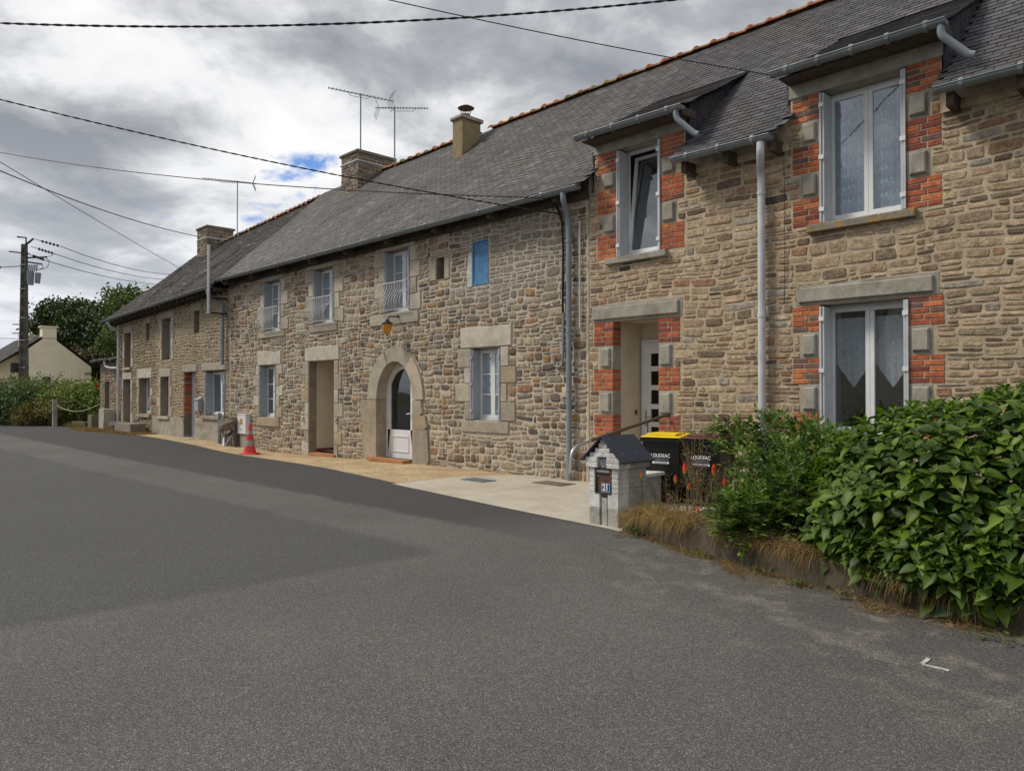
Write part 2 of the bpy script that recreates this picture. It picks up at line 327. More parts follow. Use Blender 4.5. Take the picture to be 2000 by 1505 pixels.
# ================================================================ ground
def gz(x, y):
    return -.14*math.exp(-((x+20.5)/4.5)**2)*math.exp(-((y)/3.0)**2)
EDGE = [(-60, -3.0), (-46, -3.0), (-44, -1.6), (-42, -.6), (-36, -1.35), (-30, -.8), (-23.3, -1.1), (-19, -1.46), (-13.9, -2.09), (-10.5, -2.64), (-7.5, -3.05), (-5.45, -3.27), (-3.8, -3.88), (-2.4, -4.28), (-1.1, -4.5), (1.5, -4.75), (12, -5.2), (60, -7)]
def edge(x):
    for (a, b), (c, d) in zip(EDGE, EDGE[1:]):
        if a <= x <= c: return b+(d-b)*(x-a)/(c-a)
    return -3
def sheet(x0, x1, nx, ylo, yhi, ny, lift):
    mb = MB(); vs = []; fs = []
    for i in range(nx+1):
        x = x0+(x1-x0)*i/nx; a, b = ylo(x), yhi(x)
        for j in range(ny+1):
            y = a+(b-a)*(j/ny); vs.append((x, y, gz(x, y)+lift))
    for i in range(nx):
        for j in range(ny): k = i*(ny+1)+j; fs.append((k, k+ny+1, k+ny+2, k+1))
    return mb.add(vs, fs)
g = MB(); g.quad((-900, -900, -.16), (900, -900, -.16), (900, 900, -.16), (-900, 900, -.16)); g.build('ground', M_['grass'], kind='structure')
er = [0]
def jedge(x): return edge(x)+.03*noise.noise(Vector((x*1.7, 0, 0)))+.015*noise.noise(Vector((x*9, 3, 0)))
sheet(-70, 40, 440, lambda x: -45 if x > -42 else -45, jedge, 40, .0).build('road', M_['asphalt'], kind='structure')
sheet(-31, -9.4, 130, lambda x: edge(x)-.15, lambda x: .06, 14, -.004).build('gravel_pavement', M_['gravel'], kind='structure')
sheet(-10.9, -5.3, 50, lambda x: edge(x)-.12, lambda x: (.06 if x > -10.2 else -1.0+(x+10.9)*1.5), 10, .006).build('concrete_slab', M_['slab'], kind='structure')
sheet(-40, -31, 20, lambda x: edge(x)-.4, lambda x: 4, 8, -.006).build('verge', M_['soil'], kind='structure')
sheet(-95, -38, 30, lambda x: max(-3.2-(-44-x)*.9, -30) if x < -44 else edge(x)-.1, lambda x: 20, 12, .02).build('grass_verge', M_['grass'], kind='structure')
m = MB(); m.box(-1.46, -1.32, -5.525, -5.503, .003, .008); m.box(-1.475, -1.452, -5.502, -5.37, .003, .008)
props(m.build('painted_mark', M_['paint'], at=(-1.4, -5.5, 0)), 'small worn white painted corner mark on the asphalt near the hydrangea', 'road marking')
m = MB(); m.box(-10.5, -9.9, -1.45, -1.1, .006, .018)
dr = props(m.build('drain_grate', material('green_grate', (.12, .17, .15), .6), at=(-10.2, -1.25, 0)), 'green slotted drain grate at the edge of the concrete slab', 'drain cover')
for k in range(11): MB().box(-10.48+k*.054, -10.455+k*.054, -1.43, -1.12, .018, .024).build('bar', M_['pvc_grey'], dr)
m = MB(); m.box(-9.25, -8.55, -.85, -.45, .006, .016, bev=.0); m.box(-9.20, -8.60, -.80, -.50, .016, .021)
props(m.build('manhole_cover', material('cast_cover', (.16, .13, .10), .8, .25, 20), at=(-8.9, -.65, 0)), 'brown square manhole cover in the slab below the grey drainpipe', 'manhole cover')
# ================================================================ wall building
def wall_sheet(parent, x0, x1, z0, top, ops, mat, rmat, blk=None):
    xs = sorted(set([x0, x1]+[v for o in ops for v in (o[0], o[1])])); zs = sorted(set([z0]+[v for o in ops for v in (o[2], o[3])]))
    xx = []
    for a, b in zip(xs, xs[1:]):
        n = max(1, int((b-a)/1.2)); xx += [a+(b-a)*i/n for i in range(n)]
    xs = xx+[x1]; tp = top if callable(top) else (lambda x: top)
    mb = MB()
    for a, b in zip(xs, xs[1:]):
        cx = (a+b)/2
        zz_ = [z for z in zs if z < tp(cx)-.05]+[None]
        for c, d in zip(zz_, zz_[1:]):
            zm = (c+(d if d is not None else tp(cx)))/2
            if any(o[0] < cx < o[1] and o[2] < zm < o[3] for o in ops): continue
            mb.quad((a, 0, c), (b, 0, c), (b, 0, d if d is not None else tp(b)), (a, 0, d if d is not None else tp(a)))
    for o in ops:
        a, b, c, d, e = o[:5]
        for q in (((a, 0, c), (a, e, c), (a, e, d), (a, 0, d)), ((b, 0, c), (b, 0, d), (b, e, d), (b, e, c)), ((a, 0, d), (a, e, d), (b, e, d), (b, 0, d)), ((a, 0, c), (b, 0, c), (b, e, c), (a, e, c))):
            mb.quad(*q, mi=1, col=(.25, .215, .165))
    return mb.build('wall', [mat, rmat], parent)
def warp(x, z, amp):
    return (x+amp*noise.noise(Vector((x*1.3, z*1.6, 5))), z+amp*1.6*noise.noise(Vector((x*.9, z*2.0, 9))))
def pack(x0, x1, z0, z1, cell, blocked, wr, hr, r, sect=None):
    sect = sect or 9; cuts = {}
    def bound(i, j):              # next course line above row j in this stretch of wall
        k = int((i*cell+.35*noise.noise(Vector((j*cell*2.5, 7, 1))))/sect)
        if k not in cuts:
            b = [0]
            while b[-1] < (z1-z0)/cell: b.append(b[-1]+max(2, round(r.triangular(*hr)/cell)))
            cuts[k] = b
        for b in cuts[k]:
            if b > j: return b-j
        return 3
    nx, nz = int((x1-x0)/cell), int((z1-z0)/cell)
    occ = [[blocked(x0+(i+.5)*cell, z0+(j+.5)*cell) for i in range(nx)] for j in range(nz)]
    out = []
    for j in range(nz):
        i = 0
        while i < nx:
            if occ[j][i]: i += 1; continue
            w = max(2, int(r.triangular(*wr)/cell)); h = bound(i, j)
            if h < 2: h += bound(i, j+h)
            if h >= 4 and r.random() < .22: h = h//2
            k = 0
            while k < w and i+k < nx and not occ[j][i+k]: k += 1
            rest = 0
            while i+k+rest < nx and rest < 3 and not occ[j][i+k+rest]: rest += 1
            if k == w and rest <= 1: k += rest
            w = k; hh = 1
            while hh < h and j+hh < nz and all(not occ[j+hh][i+q] for q in range(w)): hh += 1
            for q in range(hh):
                for p in range(w): occ[j+q][i+p] = True
            out.append((x0+i*cell, x0+(i+w)*cell, z0+j*cell, z0+(j+hh)*cell)); i += w
    return out
def stone_mb(mb, rc, r, col, joint, relief, pw, amp, n=10, y0=.004, jit=.09):
    a, b, c, d = rc; cx, cz = (a+b)/2, (c+d)/2; hx, hz = max((b-a-joint)/2, .01), max((d-c-joint)/2, .01)
    rel = relief*r.uniform(.55, 1.25); tx, tz = r.uniform(-.25, .25)*rel, r.uniform(-.35, .35)*rel
    rings = [[], [], []]
    ph = r.random()*6
    for k in range(n):
        t = 2*math.pi*(k+.5)/n; ct, st = math.cos(t), math.sin(t)
        q = 1+r.uniform(-jit, jit)
        ux, uz = math.copysign(abs(ct)**pw, ct)*q, math.copysign(abs(st)**pw, st)*(1+r.uniform(-jit, jit))
        for ri, (sc, y) in enumerate(((1, y0), (.93, -rel*.65), (.70, -rel))):
            x, z = warp(cx+ux*hx*sc, cz+uz*hz*sc, amp)
            yy = y if ri == 0 else y+ux*tx+uz*tz+r.uniform(-.15, .15)*rel
            rings[ri].append((x, yy, z))
    vs = rings[0]+rings[1]+rings[2]; x, z = warp(cx, cz, amp); vs.append((x, -rel*(1.05+r.uniform(-.12, .2)), z)); fs = []
    for q in (0, 1):
        for k in range(n): j = (k+1) % n; fs.append((q*n+k, q*n+j, (q+1)*n+j, (q+1)*n+k))
    for k in range(n): fs.append((2*n+k, 2*n+(k+1) % n, 3*n))
    mb.add(vs, fs, col)
def lay(wall, rects, r, colf, joint, relief, pw, amp, jit, mat, limit=300, smooth=True, seen=lambda rc: True):
    def size(rc):
        x, z = (rc[0]+rc[1])/2, (rc[2]+rc[3])/2
        d = math.hypot(x, 10.3); return (rc[1]-rc[0])*(rc[3]-rc[2])*10.3/d**3 if seen(rc) else 0
    order = sorted(rects, key=size, reverse=True); mass = MB()
    for i, rc in enumerate(order):
        jo, re, pw_ = joint, relief, pw
        cl = colf((rc[0]+rc[1])/2, (rc[2]+rc[3])/2)
        if callable(relief): re = relief((rc[0]+rc[1])/2, (rc[2]+rc[3])/2)
        if i < limit and size(rc) > 0:
            s = MB(); stone_mb(s, rc, r, cl, jo, re, pw_, amp, jit=jit)
            s.build('stone', mat, wall, at=((rc[0]+rc[1])/2, 0, (rc[2]+rc[3])/2), smooth=smooth)
        else: stone_mb(mass, rc, r, cl, jo, re, pw_, amp, n=8, jit=jit)
    if mass.v: mass.build('stonework', mat, wall, smooth=smooth, kind='stuff')
def hit(rects, x, z, pad=.0): return any(a-pad < x < b+pad and c-pad < z < d+pad for a, b, c, d in rects)
GRAN = [(3, (.40, .355, .285)), (3, (.46, .42, .35)), (2, (.33, .29, .235)), (1, (.37, .30, .21))]
def block(h, x0, x1, z0, z1, name='granite_block', y=-.028, col=None, y1=.05, bev=.012, r=rnd):
    j = .006
    mb = MB(); mb.box(x0+j, x1-j, y, y1, z0+j, z1-j, col or vary(pick(GRAN), .1), bev=bev); return mb.build(name, M_['granite'], h, at=((x0+x1)/2, 0, z0))
# ---------------------------------------------------------------- windows
def rectframe(mb, x0, x1, z0, z1, y0, y1, w):
    mb.box(x0, x1, y0, y1, z0, z0+w); mb.box(x0, x1, y0, y1, z1-w, z1); mb.box(x0, x0+w, y0+.001, y1-.001, z0+w, z1-w); mb.box(x1-w, x1, y0+.001, y1-.001, z0+w, z1-w)
def window(h, x0, x1, z0, z1, d=.24, leaves=2, bars=(), mat='white', shut=None, lace=None, sh_t=.035, tilt=0, low=.02):
    sh = sh_t*(2 if shut else 0); fx0, fx1 = x0+.005, x1-.005
    f = MB(); rectframe(f, fx0, fx1, z0+low, z1-.005, d, d+.06, .045); f.box(fx0, fx1, d-.05, d, z0+.004, z0+low+.025)
    win = f.build('window', M_[mat], h, at=((x0+x1)/2, 0, z0))
    W = (fx1-fx0-.08)/leaves
    for k in range(leaves):
        a = fx0+.04+W*k; b = a+W; s = MB(); rectframe(s, a+.002, b-.002, z0+low+.035, z1-.045, d-.018, d+.035, .055)
        bz = [z0+low+.09+(z1-.10-z0-low-.09)*q for q in bars]
        for q in bz: s.box(a+.055, b-.055, d-.008, d+.02, q-.012, q+.012)
        sash = s.build('sash', M_[mat], win)
        zl = [z0+low+.085]+bz+[z1-.095]; prs = []
        for c, e in zip(zl, zl[1:]):
            p = MB(); p.box(a+.05, b-.05, d+.004, d+.010, c+(.008 if c in bz else 0), e-(.008 if e in bz else 0)); prs.append(p.build('pane', M_['glass'], win))
        if tilt:
            T = Matrix.Translation(Vector((0, d, z0+low+.04))) @ Matrix.Rotation(-tilt, 4, 'X') @ Matrix.Translation(-Vector((0, d, z0+low+.04)))
            for o in [sash]+prs:
                L = Matrix.Translation(wloc(o)); o.matrix_local = Matrix.Translation(-wloc(win)) @ T @ L
    if lace:
        c = MB(); n = 26; yy = d+.05; vs = []
        for i in range(n+1):
            x = fx0+.03+(fx1-fx0-.06)*i/n; o = .018*math.sin(i*2.1)
            vs += [(x, yy+o, z0+.06), (x, yy+o, z1-.06)]
        c.add(vs, [(2*i, 2*i+2, 2*i+3, 2*i+1) for i in range(n)]); c.build('curtain', M_[lace], win, smooth=True)
    if shut:
        for x, sg in ((x0+.002, 1), (x1-.002, -1)):
            for q in (0, 1):
                a = x+sg*(.004+q*sh_t); b = x+sg*(sh_t-.004+q*sh_t)
                s = MB(); s.box(min(a, b), max(a, b), -.035 if q == 0 else -.02, d-.03, z0+.015, z1-.03)
                if q == 1:
                    for zq in (z0+.22, (z0+z1)/2, z1-.22): s.box(min(a, b)-.001*sg if sg < 0 else max(a, b), max(a, b) if sg < 0 else max(a, b)+.006, .01, .05, zq-.03, zq+.03)
                s.build('shutter', M_[shut], win)
            hg = MB()
            for zq in (z0+.2, (z0+z1)/2, z1-.2): hg.box(min(x, x+sg*.07), max(x, x+sg*.07), -.048, -.036, zq-.03, zq+.03)
            hg.build('hinges', M_['white' if shut == 'shutter_w' else 'shutter'], win)
    return win
def pipe(h, name, path, r, mat, rings=(), n=12):
    mb = MB(); mb.tube(path, r, n)
    for p in rings:
        p = Vector(p); mb.tube([p-Vector((0, 0, .03)), p+Vector((0, 0, .03))], r*1.16, n); mb.box(p.x-.012, p.x+.012, p.y, max(p.y+.06, -.0), p.z-.01, p.z+.01)
    return mb.build(name, M_[mat], h, smooth=False)
def bend(*pts, n=5):               # rounded polyline
    P = [Vector(p) for p in pts]; out = [P[0]]
    for a, b, c in zip(P, P[1:], P[2:]):
        k = min((b-a).length, (c-b).length)*.42; s = b+(a-b).normalized()*k; e = b+(c-b).normalized()*k
        for i in range(n+1): t = i/n; out.append(s*(1-t)**2+b*2*t*(1-t)+e*t*t)
    return out+[P[-1]]
def gutter(h, pts, r=.07, step=1.9):
    mb = MB(); P = [Vector(p) for p in pts]; n = 9
    for a, b in zip(P, P[1:]):
        vs = []
        for p in (a, b):
            for rr in (r, r-.008):
                for k in range(n): t = math.pi+math.pi*k/(n-1); vs.append((p.x, p.y+rr*math.cos(t), p.z+rr*math.sin(t)))
        for q in (0, n):
            mb.add(vs, [(q+k, q+k+1, q+2*n+k+1, q+2*n+k) for k in range(n-1)]); 
        mb.tube([a+Vector((0, -r, .004)), b+Vector((0, -r, .004))], .011, 6)
        L = (b-a).length; m = int(L/step)
        for i in range(m+1):
            p = a+(b-a)*((i+.5)/(m+1)); mb.tube([p+Vector((-.025, 0, -.012)), p+Vector((.025, 0, -.012))], r*1.05, 14)
    for p in (P[0], P[-1]):
        mb.prism([(p.y+r*math.cos(math.pi+math.pi*k/8), p.z+r*math.sin(math.pi+math.pi*k/8)) for k in range(9)], p.x-.004, p.x+.004, 'x')
    return mb.build('gutter', M_['zinc'], h)
# ---------------------------------------------------------------- roofs
def slate_verts(w, l, th=.011):
    return [(-w/2, 0, .006), (w/2, 0, .006), (w/2, l, -.004), (-w/2, l, -.004), (-w/2, 0, .006+th), (w/2, 0, .006+th), (w/2, l, .004), (-w/2, l, .004)]
SF = [(4, 5, 6, 7), (0, 1, 5, 4), (1, 2, 6, 5), (3, 0, 4, 7)]
def roof(h, x0, x1, eave, ridge, mat, pal, cuts=(), sag=.0, limit=300, name='roof', w=.22, ex=.12, seen=(-40, -1.5), deck_lo=0.0, ragged=.1):
    r = random.Random(int(x0*10))
    def S(x, v):
        a = eave(x); b = ridge(x); y = a[0]+(b[0]-a[0])*v; z = a[1]+(b[1]-a[1])*v
        z += sag*(noise.noise(Vector((x*.45, v*2.2, 1)))+.35*noise.noise(Vector((x*1.5, v*6, 4))))*math.sin(math.pi*min(1, v*1.2+.08))
        z += .05*max(0, .12-v)/.12
        return Vector((x, y, z))
    L = (S((x0+x1)/2, 1)-S((x0+x1)/2, 0)).length; nr = int(L/ex); nxs = max(1, int((x1-x0)/.6))
    dk = MB(); xs = sorted(set([x0+(x1-x0)*i/nxs for i in range(nxs+1)]+[v for c in cuts for v in (c[0], c[1]) if x0 < v < x1]))
    for a, b in zip(xs, xs[1:]):
        vlo = 0
        for c in cuts:
            if c[0]-.001 < (a+b)/2 < c[1]+.001: vlo = c[2]
        m = 12
        for j in range(m):
            v0, v1 = vlo+(1-vlo)*j/m, vlo+(1-vlo)*(j+1)/m
            q = [S(a, v0), S(b, v0), S(b, v1), S(a, v1)]; dn = Vector((0, 0, -.012)); dk.quad(*[p+dn for p in q])
            if j == 0 and vlo == 0: dk.quad(q[0]+dn, q[1]+dn, q[1]-Vector((0, 0, .035)), q[0]-Vector((0, 0, .035)))
            dk.quad(*[p-Vector((0, 0, .035)) for p in reversed(q)])
    rf = dk.build(name, M_['underlay'], h)
    meshes = []
    for c in range(7):
        s = MB(); s.add(slate_verts(w-.012, ex+.05), SF, vary(pick(pal, r), .08, r)); meshes.append(s.mesh('slate', M_[mat], (0, 0, 0)))
    items = []
    for j in range(nr+1):
        v = j*ex/L; 
        if v > .985: break
        off = (j % 2)*w/2; n = int((x1-x0)/w)+1
        for i in range(-1, n+1):
            xa = x0+i*w+off; cx = xa+w/2
            a, b = max(xa, x0), min(xa+w, x1)
            if b-a < .04: continue
            cx = (a+b)/2
            if any(c[0] < cx < c[1] and v < c[2]-.01 for c in cuts): continue
            p = S(cx, v); dx = (S(cx+.1, v)-S(cx-.1, v)).normalized(); dv = (S(cx, min(v+.02, 1.02))-S(cx, v-.005)).normalized(); nn = dx.cross(dv).normalized(); dv = nn.cross(dx)
            an = r.gauss(0, .006+ragged*.02); ux = (dx+dv*an).normalized(); uy = (dv-dx*an).normalized()
            p = p+dv*r.gauss(0, .0015+.012*ragged)+nn*abs(r.gauss(0, .001+ragged*.012))
            M = Matrix(((ux.x, uy.x, nn.x, p.x), (ux.y, uy.y, nn.y, p.y), (ux.z, uy.z, nn.z, p.z), (0, 0, 0, 1)))
            items.append((M, b-a, (p-CAM).length if seen[0] < cx < seen[1] else 999+cx, v))
    items.sort(key=lambda t: t[2]); mass = MB()
    for k, (M, ww, dd, v) in enumerate(items):
        if k < limit and abs(ww-w) < .01 and dd < 900: inst('slate', r.choice(meshes), rf, M)
        else:
            c = vary(pick(pal, r), .10, r); mass.add([M @ Vector(q) for q in slate_verts(ww-.012, ex+.05)], SF, c)
    mass.build('slate_courses', M_[mat], rf, kind='stuff')
    return rf, S
def ridge_tiles(h, x0, x1, ridge, pal, step=.42, name='ridge_tile'):
    n = int((x1-x0)/step); ms = []
    for c in pal:
        s = MB(); L = step+.02; vs = []; K = 7
        prof = [(0, .0), (.05, .0), (.055, .035), (.11, .035), (.12, .0), (L, -.012)]
        for x, e in prof:
            for k in range(K): t = math.pi*k/(K-1); vs.append((x, -math.cos(t)*(.125+e*.6), math.sin(t)*(.085+e)-.03))
        fs = [(i*K+k, (i+1)*K+k, (i+1)*K+k+1, i*K+k+1) for i in range(len(prof)-1) for k in range(K-1)]
        s.add(vs, fs, c); ms.append(s.mesh('ridge_tile', M_['tile'], (0, 0, 0), True))
    for i in range(n+1):
        x = x0+i*(x1-x0)/(n+1); y, z = ridge(x); y2, z2 = ridge(x+step)
        inst(name, rnd.choice(ms), h, Matrix.Translation((x, y, z+.035+rnd.uniform(-.008, .01))) @ Matrix.Rotation(-math.atan2(z2-z, step)+rnd.uniform(-.03, .03), 4, 'Y') @ Matrix.Rotation(rnd.uniform(-.04, .04), 4, 'Z'))
TILES = [(.34, .12, .055), (.40, .14, .06), (.27, .11, .06), (.24, .17, .07), (.19, .15, .075), (.36, .17, .08)]
def shell(h, x0, x1, zt, ry, rz, mat, left=True, right=True, zb=-.2, zf=5.57):
    for on, x in ((left, x0), (right, x1)):
        if on: m = MB(); m.prism([(.0, zb), (7.0, zb), (7.24, zt), (ry, rz-.06), (0, zf), (0, zt)], x-.004, x+.004, 'x'); m.build('gable', M_[mat], h)
    m = MB(); m.quad((x1, 7, zb), (x0, 7, zb), (x0, 7, zt), (x1, 7, zt)); m.build('back_wall', M_[mat], h)
    m = MB(); m.quad((x0, 7.3, zt-.1), (x1, 7.3, zt-.1), (x1, ry, rz-.03), (x0, ry, rz-.03)); m.build('back_roof', M_['slate_old' if False else 'underlay'], h)
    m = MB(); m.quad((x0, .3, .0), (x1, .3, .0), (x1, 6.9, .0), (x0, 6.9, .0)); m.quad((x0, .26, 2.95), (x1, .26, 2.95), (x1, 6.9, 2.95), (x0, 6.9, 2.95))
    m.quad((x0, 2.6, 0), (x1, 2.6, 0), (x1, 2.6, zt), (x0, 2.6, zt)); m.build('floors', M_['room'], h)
# ================================================================ MIDDLE HOUSE (rubble stone, arched door)
HB = thing('stone_house', 'middle house of rounded rubble stone with arched white door and bowed balconies', 'house', (-16.3, 0, 0))
BX0, BX1, BT = -24.0, -8.62, 5.2
opsB = [(-21.52, -20.44, 3.48, 5.0, .24), (-18.51, -17.41, 3.51, 5.02, .24), (-15.07, -14.04, 3.54, 5.05, .24), (-21.82, -20.72, .88, 2.45, .24),
        (-18.75, -17.41, -.13, 2.48, .22), (-15.40, -13.86, -.06, 2.40, .30), (-11.87, -10.95, 1.04, 2.55, .24), (-13.05, -12.78, 4.14, 4.63, .25), (-11.82, -11.33, 3.88, 4.8, .04)]
wB = wall_sheet(HB, BX0, BX1, -.3, BT, opsB, M_['mortar_grey'], M_['granite'])
taken = [o[:4] for o in opsB]
def quoins(h, x0, x1, z0, z1, n, lo=.17, hi=.40, side=(1, 1), r=rnd, start=0):
    zs = [z0+(z1-z0)*(i/n)+(r.uniform(-.03, .03) if 0 < i < n else 0) for i in range(n+1)]
    for sd in (0, 1):
        if not side[sd]: continue
        for i in range(n):
            w = (hi if (i+start+sd) % 2 else lo)*r.uniform(.88, 1.15)
            a, b = (x0-w, x0) if sd == 0 else (x1, x1+w)
            block(h, a, b, zs[i], zs[i+1]); taken.append((a, b, zs[i], zs[i+1]))
def lintel(h, x0, x1, z0, z1, name='lintel', y=-.035, col=None):
    block(h, x0, x1, z0, z1, name, y, col); taken.append((x0, x1, z0, z1))
PALE = (.50, .46, .39)
for (a, b, c, d) in ((-21.52, -20.44, 3.48, 5.0), (-18.51, -17.41, 3.51, 5.02), (-15.07, -14.04, 3.54, 5.05)):
    quoins(HB, a, b, c, d, 4, .26, .44); lintel(HB, a-.38, b+.22, d, 5.19)
lintel(HB, -21.9, -20.2, 3.28, 3.47, 'sill'); lintel(HB, -18.75, -17.25, 3.27, 3.50, 'sill'); lintel(HB, -15.7, -13.7, 3.25, 3.53, 'sill')
quoins(HB, -21.82, -20.72, .88, 2.45, 5, .22, .42); lintel(HB, -21.95, -20.4, 2.46, 2.86, col=PALE); lintel(HB, -22.0, -20.5, .6, .87, 'sill')
quoins(HB, -18.75, -17.41, -.14, 2.48, 7, .22, .42, start=1); lintel(HB, -18.95, -17.15, 2.49, 2.88, col=PALE)
quoins(HB, -11.87, -10.95, 1.04, 2.55, 4, .22, .46); lintel(HB, -12.2, -10.62, 2.56, 2.99, col=PALE); lintel(HB, -12.15, -10.7, .78, 1.03, 'sill')
for q in ((-13.3, -13.05, 4.12, 4.66), (-12.78, -12.58, 4.12, 4.62), (-13.25, -12.65, 4.66, 4.78)): block(HB, *q, y=-.02); taken.append(q)
# arch ring and jambs
cx, sz, a1, b1, a2, b2 = -14.63, 1.45, .74, .92, 1.13, 1.26
def ell(a, b, t): return (cx+a*math.cos(t), sz+b*math.sin(t))
for t0, t1 in ((0, 55), (55, 112), (112, 180)):
    K = 8; tt = [R(t0+.7+(t1-t0-1.4)*i/K) for i in range(K+1)]
    pts = [ell(a1, b1, t) for t in tt]+[ell(a2, b2, t) for t in reversed(tt)]
    if t0 == 112: pts = [ell(a1, b1, t) for t in tt]+[ell(a2*1.02, b2, t) for t in reversed(tt)]
    s = MB(); g_ = .004; s.prism(pts, -.045+rnd.uniform(-.012, .008), .26, 'y', vary(pick(GRAN), .14)); s.build('arch_stone', M_['granite'], HB, at=(cx, 0, sz))
for q, cl in (((-16.08, -15.37, .88, 1.45), (.34, .29, .21)), ((-15.98, -15.37, -.08, .88), (.36, .30, .22)), ((-13.89, -13.52, 1.1, 1.45), (.37, .32, .24)), ((-13.89, -13.35, .78, 1.1), (.33, .27, .19)), ((-13.89, -13.28, -.08, .78), (.30, .26, .21))):
    x0, x1, z0, z1 = q; s = MB(); o = .03
    if x0 < -15: pts = [(x0+.05, z0), (x1, z0), (x1, z1-.006), (x0+.02, z1-.006), (x0, (z0+z1)/2)]
    else: pts = [(x0, z0), (x1-.10, z0), (x1, z0+.2*(z1-z0)), (x1-.06, z1-.006), (x0, z1-.006)]
    s.prism(pts, -.05, .26, 'y', cl); s.build('jamb_stone', M_['granite'], HB, at=(x0, 0, z0)); taken.append(q)
def archblk(x, z): return z > sz-.02 and ((x-cx)/(a2+.01))**2+((z-sz)/(b2+.01))**2 < 1
STONE_B = [(26, (.37, .295, .205)), (16, (.30, .245, .18)), (14, (.42, .345, .245)), (9, (.21, .175, .135)), (9, (.18, .115, .07)), (4, (.36, .22, .11)), (8, (.26, .165, .10)), (8, (.14, .115, .095)), (6, (.42, .37, .29)), (3, (.33, .20, .085))]
rB = random.Random(11)
def smear(x, z):
    return max(0, min(1, (x+12.5)/.5))*max(0, min(1, (-8.95-x)/.3))*max(0, min(1, (z-3.25-.25*math.sin(x*3))/.35))
def colB(x, z):
    c = vary(pick(STONE_B, rB), .14, rB)
    k = smear(x, z)*.75; w = (.26, .235, .20)
    return tuple(c[i]*(1-k)+w[i]*k for i in range(3))
rects = pack(BX0+.02, BX1-.02, -.28, BT, .028, lambda x, z: hit(taken, x, z, .012) or archblk(x, z), (.09, .56, .22), (.07, .22, .12), rB, .7)
lay(wB, rects, rB, colB, .024, lambda x, z: .016*(1-.5*smear(x, z)), .42, .05, .13, M_['stone'])
for a, b, c, d, _e in opsB[:3]: window(HB, a, b, c, d, .22, 2, (.34, .67), shut='shutter', lace='lace')
window(HB, *opsB[3][:4], .22, 2, (.33, .66), shut='shutter')
window(HB, *opsB[6][:4], .22, 2, (.33, .66), shut='shutter', lace='lace')
m = MB(); m.box(-13.05, -12.78, .24, .26, 4.14, 4.63); m.build('niche_board', M_['wood'], HB)
m = MB(); vs = []
for i in range(13):
    for j in range(19): x = -11.815+.48*i/12; z = 3.885+.91*j/18; vs.append((x, .012+.016*noise.noise(Vector((x*9, z*2.2, 0)))+.006*math.sin(x*60), z))
m.add(vs, [(i*19+j, (i+1)*19+j, (i+1)*19+j+1, i*19+j+1) for i in range(12) for j in range(18)]); bbd = m.build('blue_board', M_['blue'], HB, smooth=True)
m = MB(); rectframe(m, -11.82, -11.33, 3.88, 4.8, -.014, .02, .022); m.build('batten', M_['blue'], bbd)
m = MB(); m.prism([(-11.98, 3.86), (-11.83, 3.86), (-11.83, 4.62), (-11.93, 4.55), (-12.0, 4.2)], -.02, .02, 'y'); m.build('plaster_patch', M_['bluepale'], HB)
# passage
def porch(h, x0, x1, z0, z1, d0, d1, mat='plaster', floor=None):
    m = MB(); e = .02
    m.quad((x0-e, d0, z0), (x0-e, d1, z0), (x0-e, d1, z1+.02), (x0-e, d0, z1+.02)); m.quad((x1+.15, d0, z0), (x1+.15, d0, z1+.02), (x1+.15, d1, z1+.02), (x1+.15, d1, z0))
    m.quad((x0-e, d1, z0), (x1+.15, d1, z0), (x1+.15, d1, z1+.02), (x0-e, d1, z1+.02)); m.quad((x0-e, d0, z1+.02), (x0-e, d1, z1+.02), (x1+.15, d1, z1+.02), (x1+.15, d0, z1+.02))
    p = m.build('porch', M_[mat], h)
    m = MB(); m.box(x0-e, x1+.15, .01, d1, z0-.05, z0); m.build('porch_floor', M_[floor or 'concrete'], p)
    m = MB(); m.box(x0-e+.001, x0-e+.014, d0, d1, z0, z0+.11); m.box(x0, x1, d1-.014, d1-.001, z0, z0+.11); m.build('tile_plinth', M_['red_tile'], p)
    return p
porch(HB, -18.75, -17.41, -.05, 2.48, .22, 1.3, floor='orange_tile')
m = MB(); m.box(-18.6, -17.3, -.10, .2, -.14, -.03, bev=.0); m.build('door_step', M_['orange_tile'], HB)
for k in range(5): MB().box(-15.52+k*.31, -15.215+k*.31, -.26, .0, -.02, .05, bev=.0).build('step_tile', M_['orange_tile'], HB)
for x in (-18.98, -17.2):
    m = MB(); m.tube([(x+.045*math.cos(t*.5), -.05-.012*(t % 2), .86+.05*math.sin(t*.5)) for t in range(13)], .008, 6); m.tube([(x, 0, .93), (x, -.06, .92)], .012, 6); m.build('iron_ring', M_['black_iron'], HB)
# arched door
dy = .27
def archpts(a, b, zb, n=20, c=cx, s=1.45):
    return [(c+a, zb)]+[(c+a*math.cos(math.pi*i/n), s+b*math.sin(math.pi*i/n)) for i in range(n+1)]+[(c-a, zb)]
def ringmesh(mb, P, Q, y0, y1):
    n = len(P); vs = [(x, y0, z) for x, z in P]+[(x, y0, z) for x, z in Q]+[(x, y1, z) for x, z in P]+[(x, y1, z) for x, z in Q]
    fs = []
    for i in range(n-1): fs += [(i, i+1, n+i+1, n+i), (n+i, n+i+1, 3*n+i+1, 3*n+i), (2*n+i, 3*n+i, 3*n+i+1, 2*n+i+1)]
    mb.add(vs, fs)
m = MB(); ringmesh(m, archpts(.76, .94, .05), archpts(.67, .85, .05), dy-.02, dy+.06); m.box(cx-.76, cx+.76, dy-.03, dy+.06, .03, .09)
door = m.build('arched_door', M_['white'], HB, at=(cx, 0, 0))
xs0, xs1 = -15.29, -14.24
m = MB(); c2 = (xs0+xs1)/2
def zt(x): return 1.45+.84*math.sqrt(max(0, 1-((x-cx)/.67)**2))
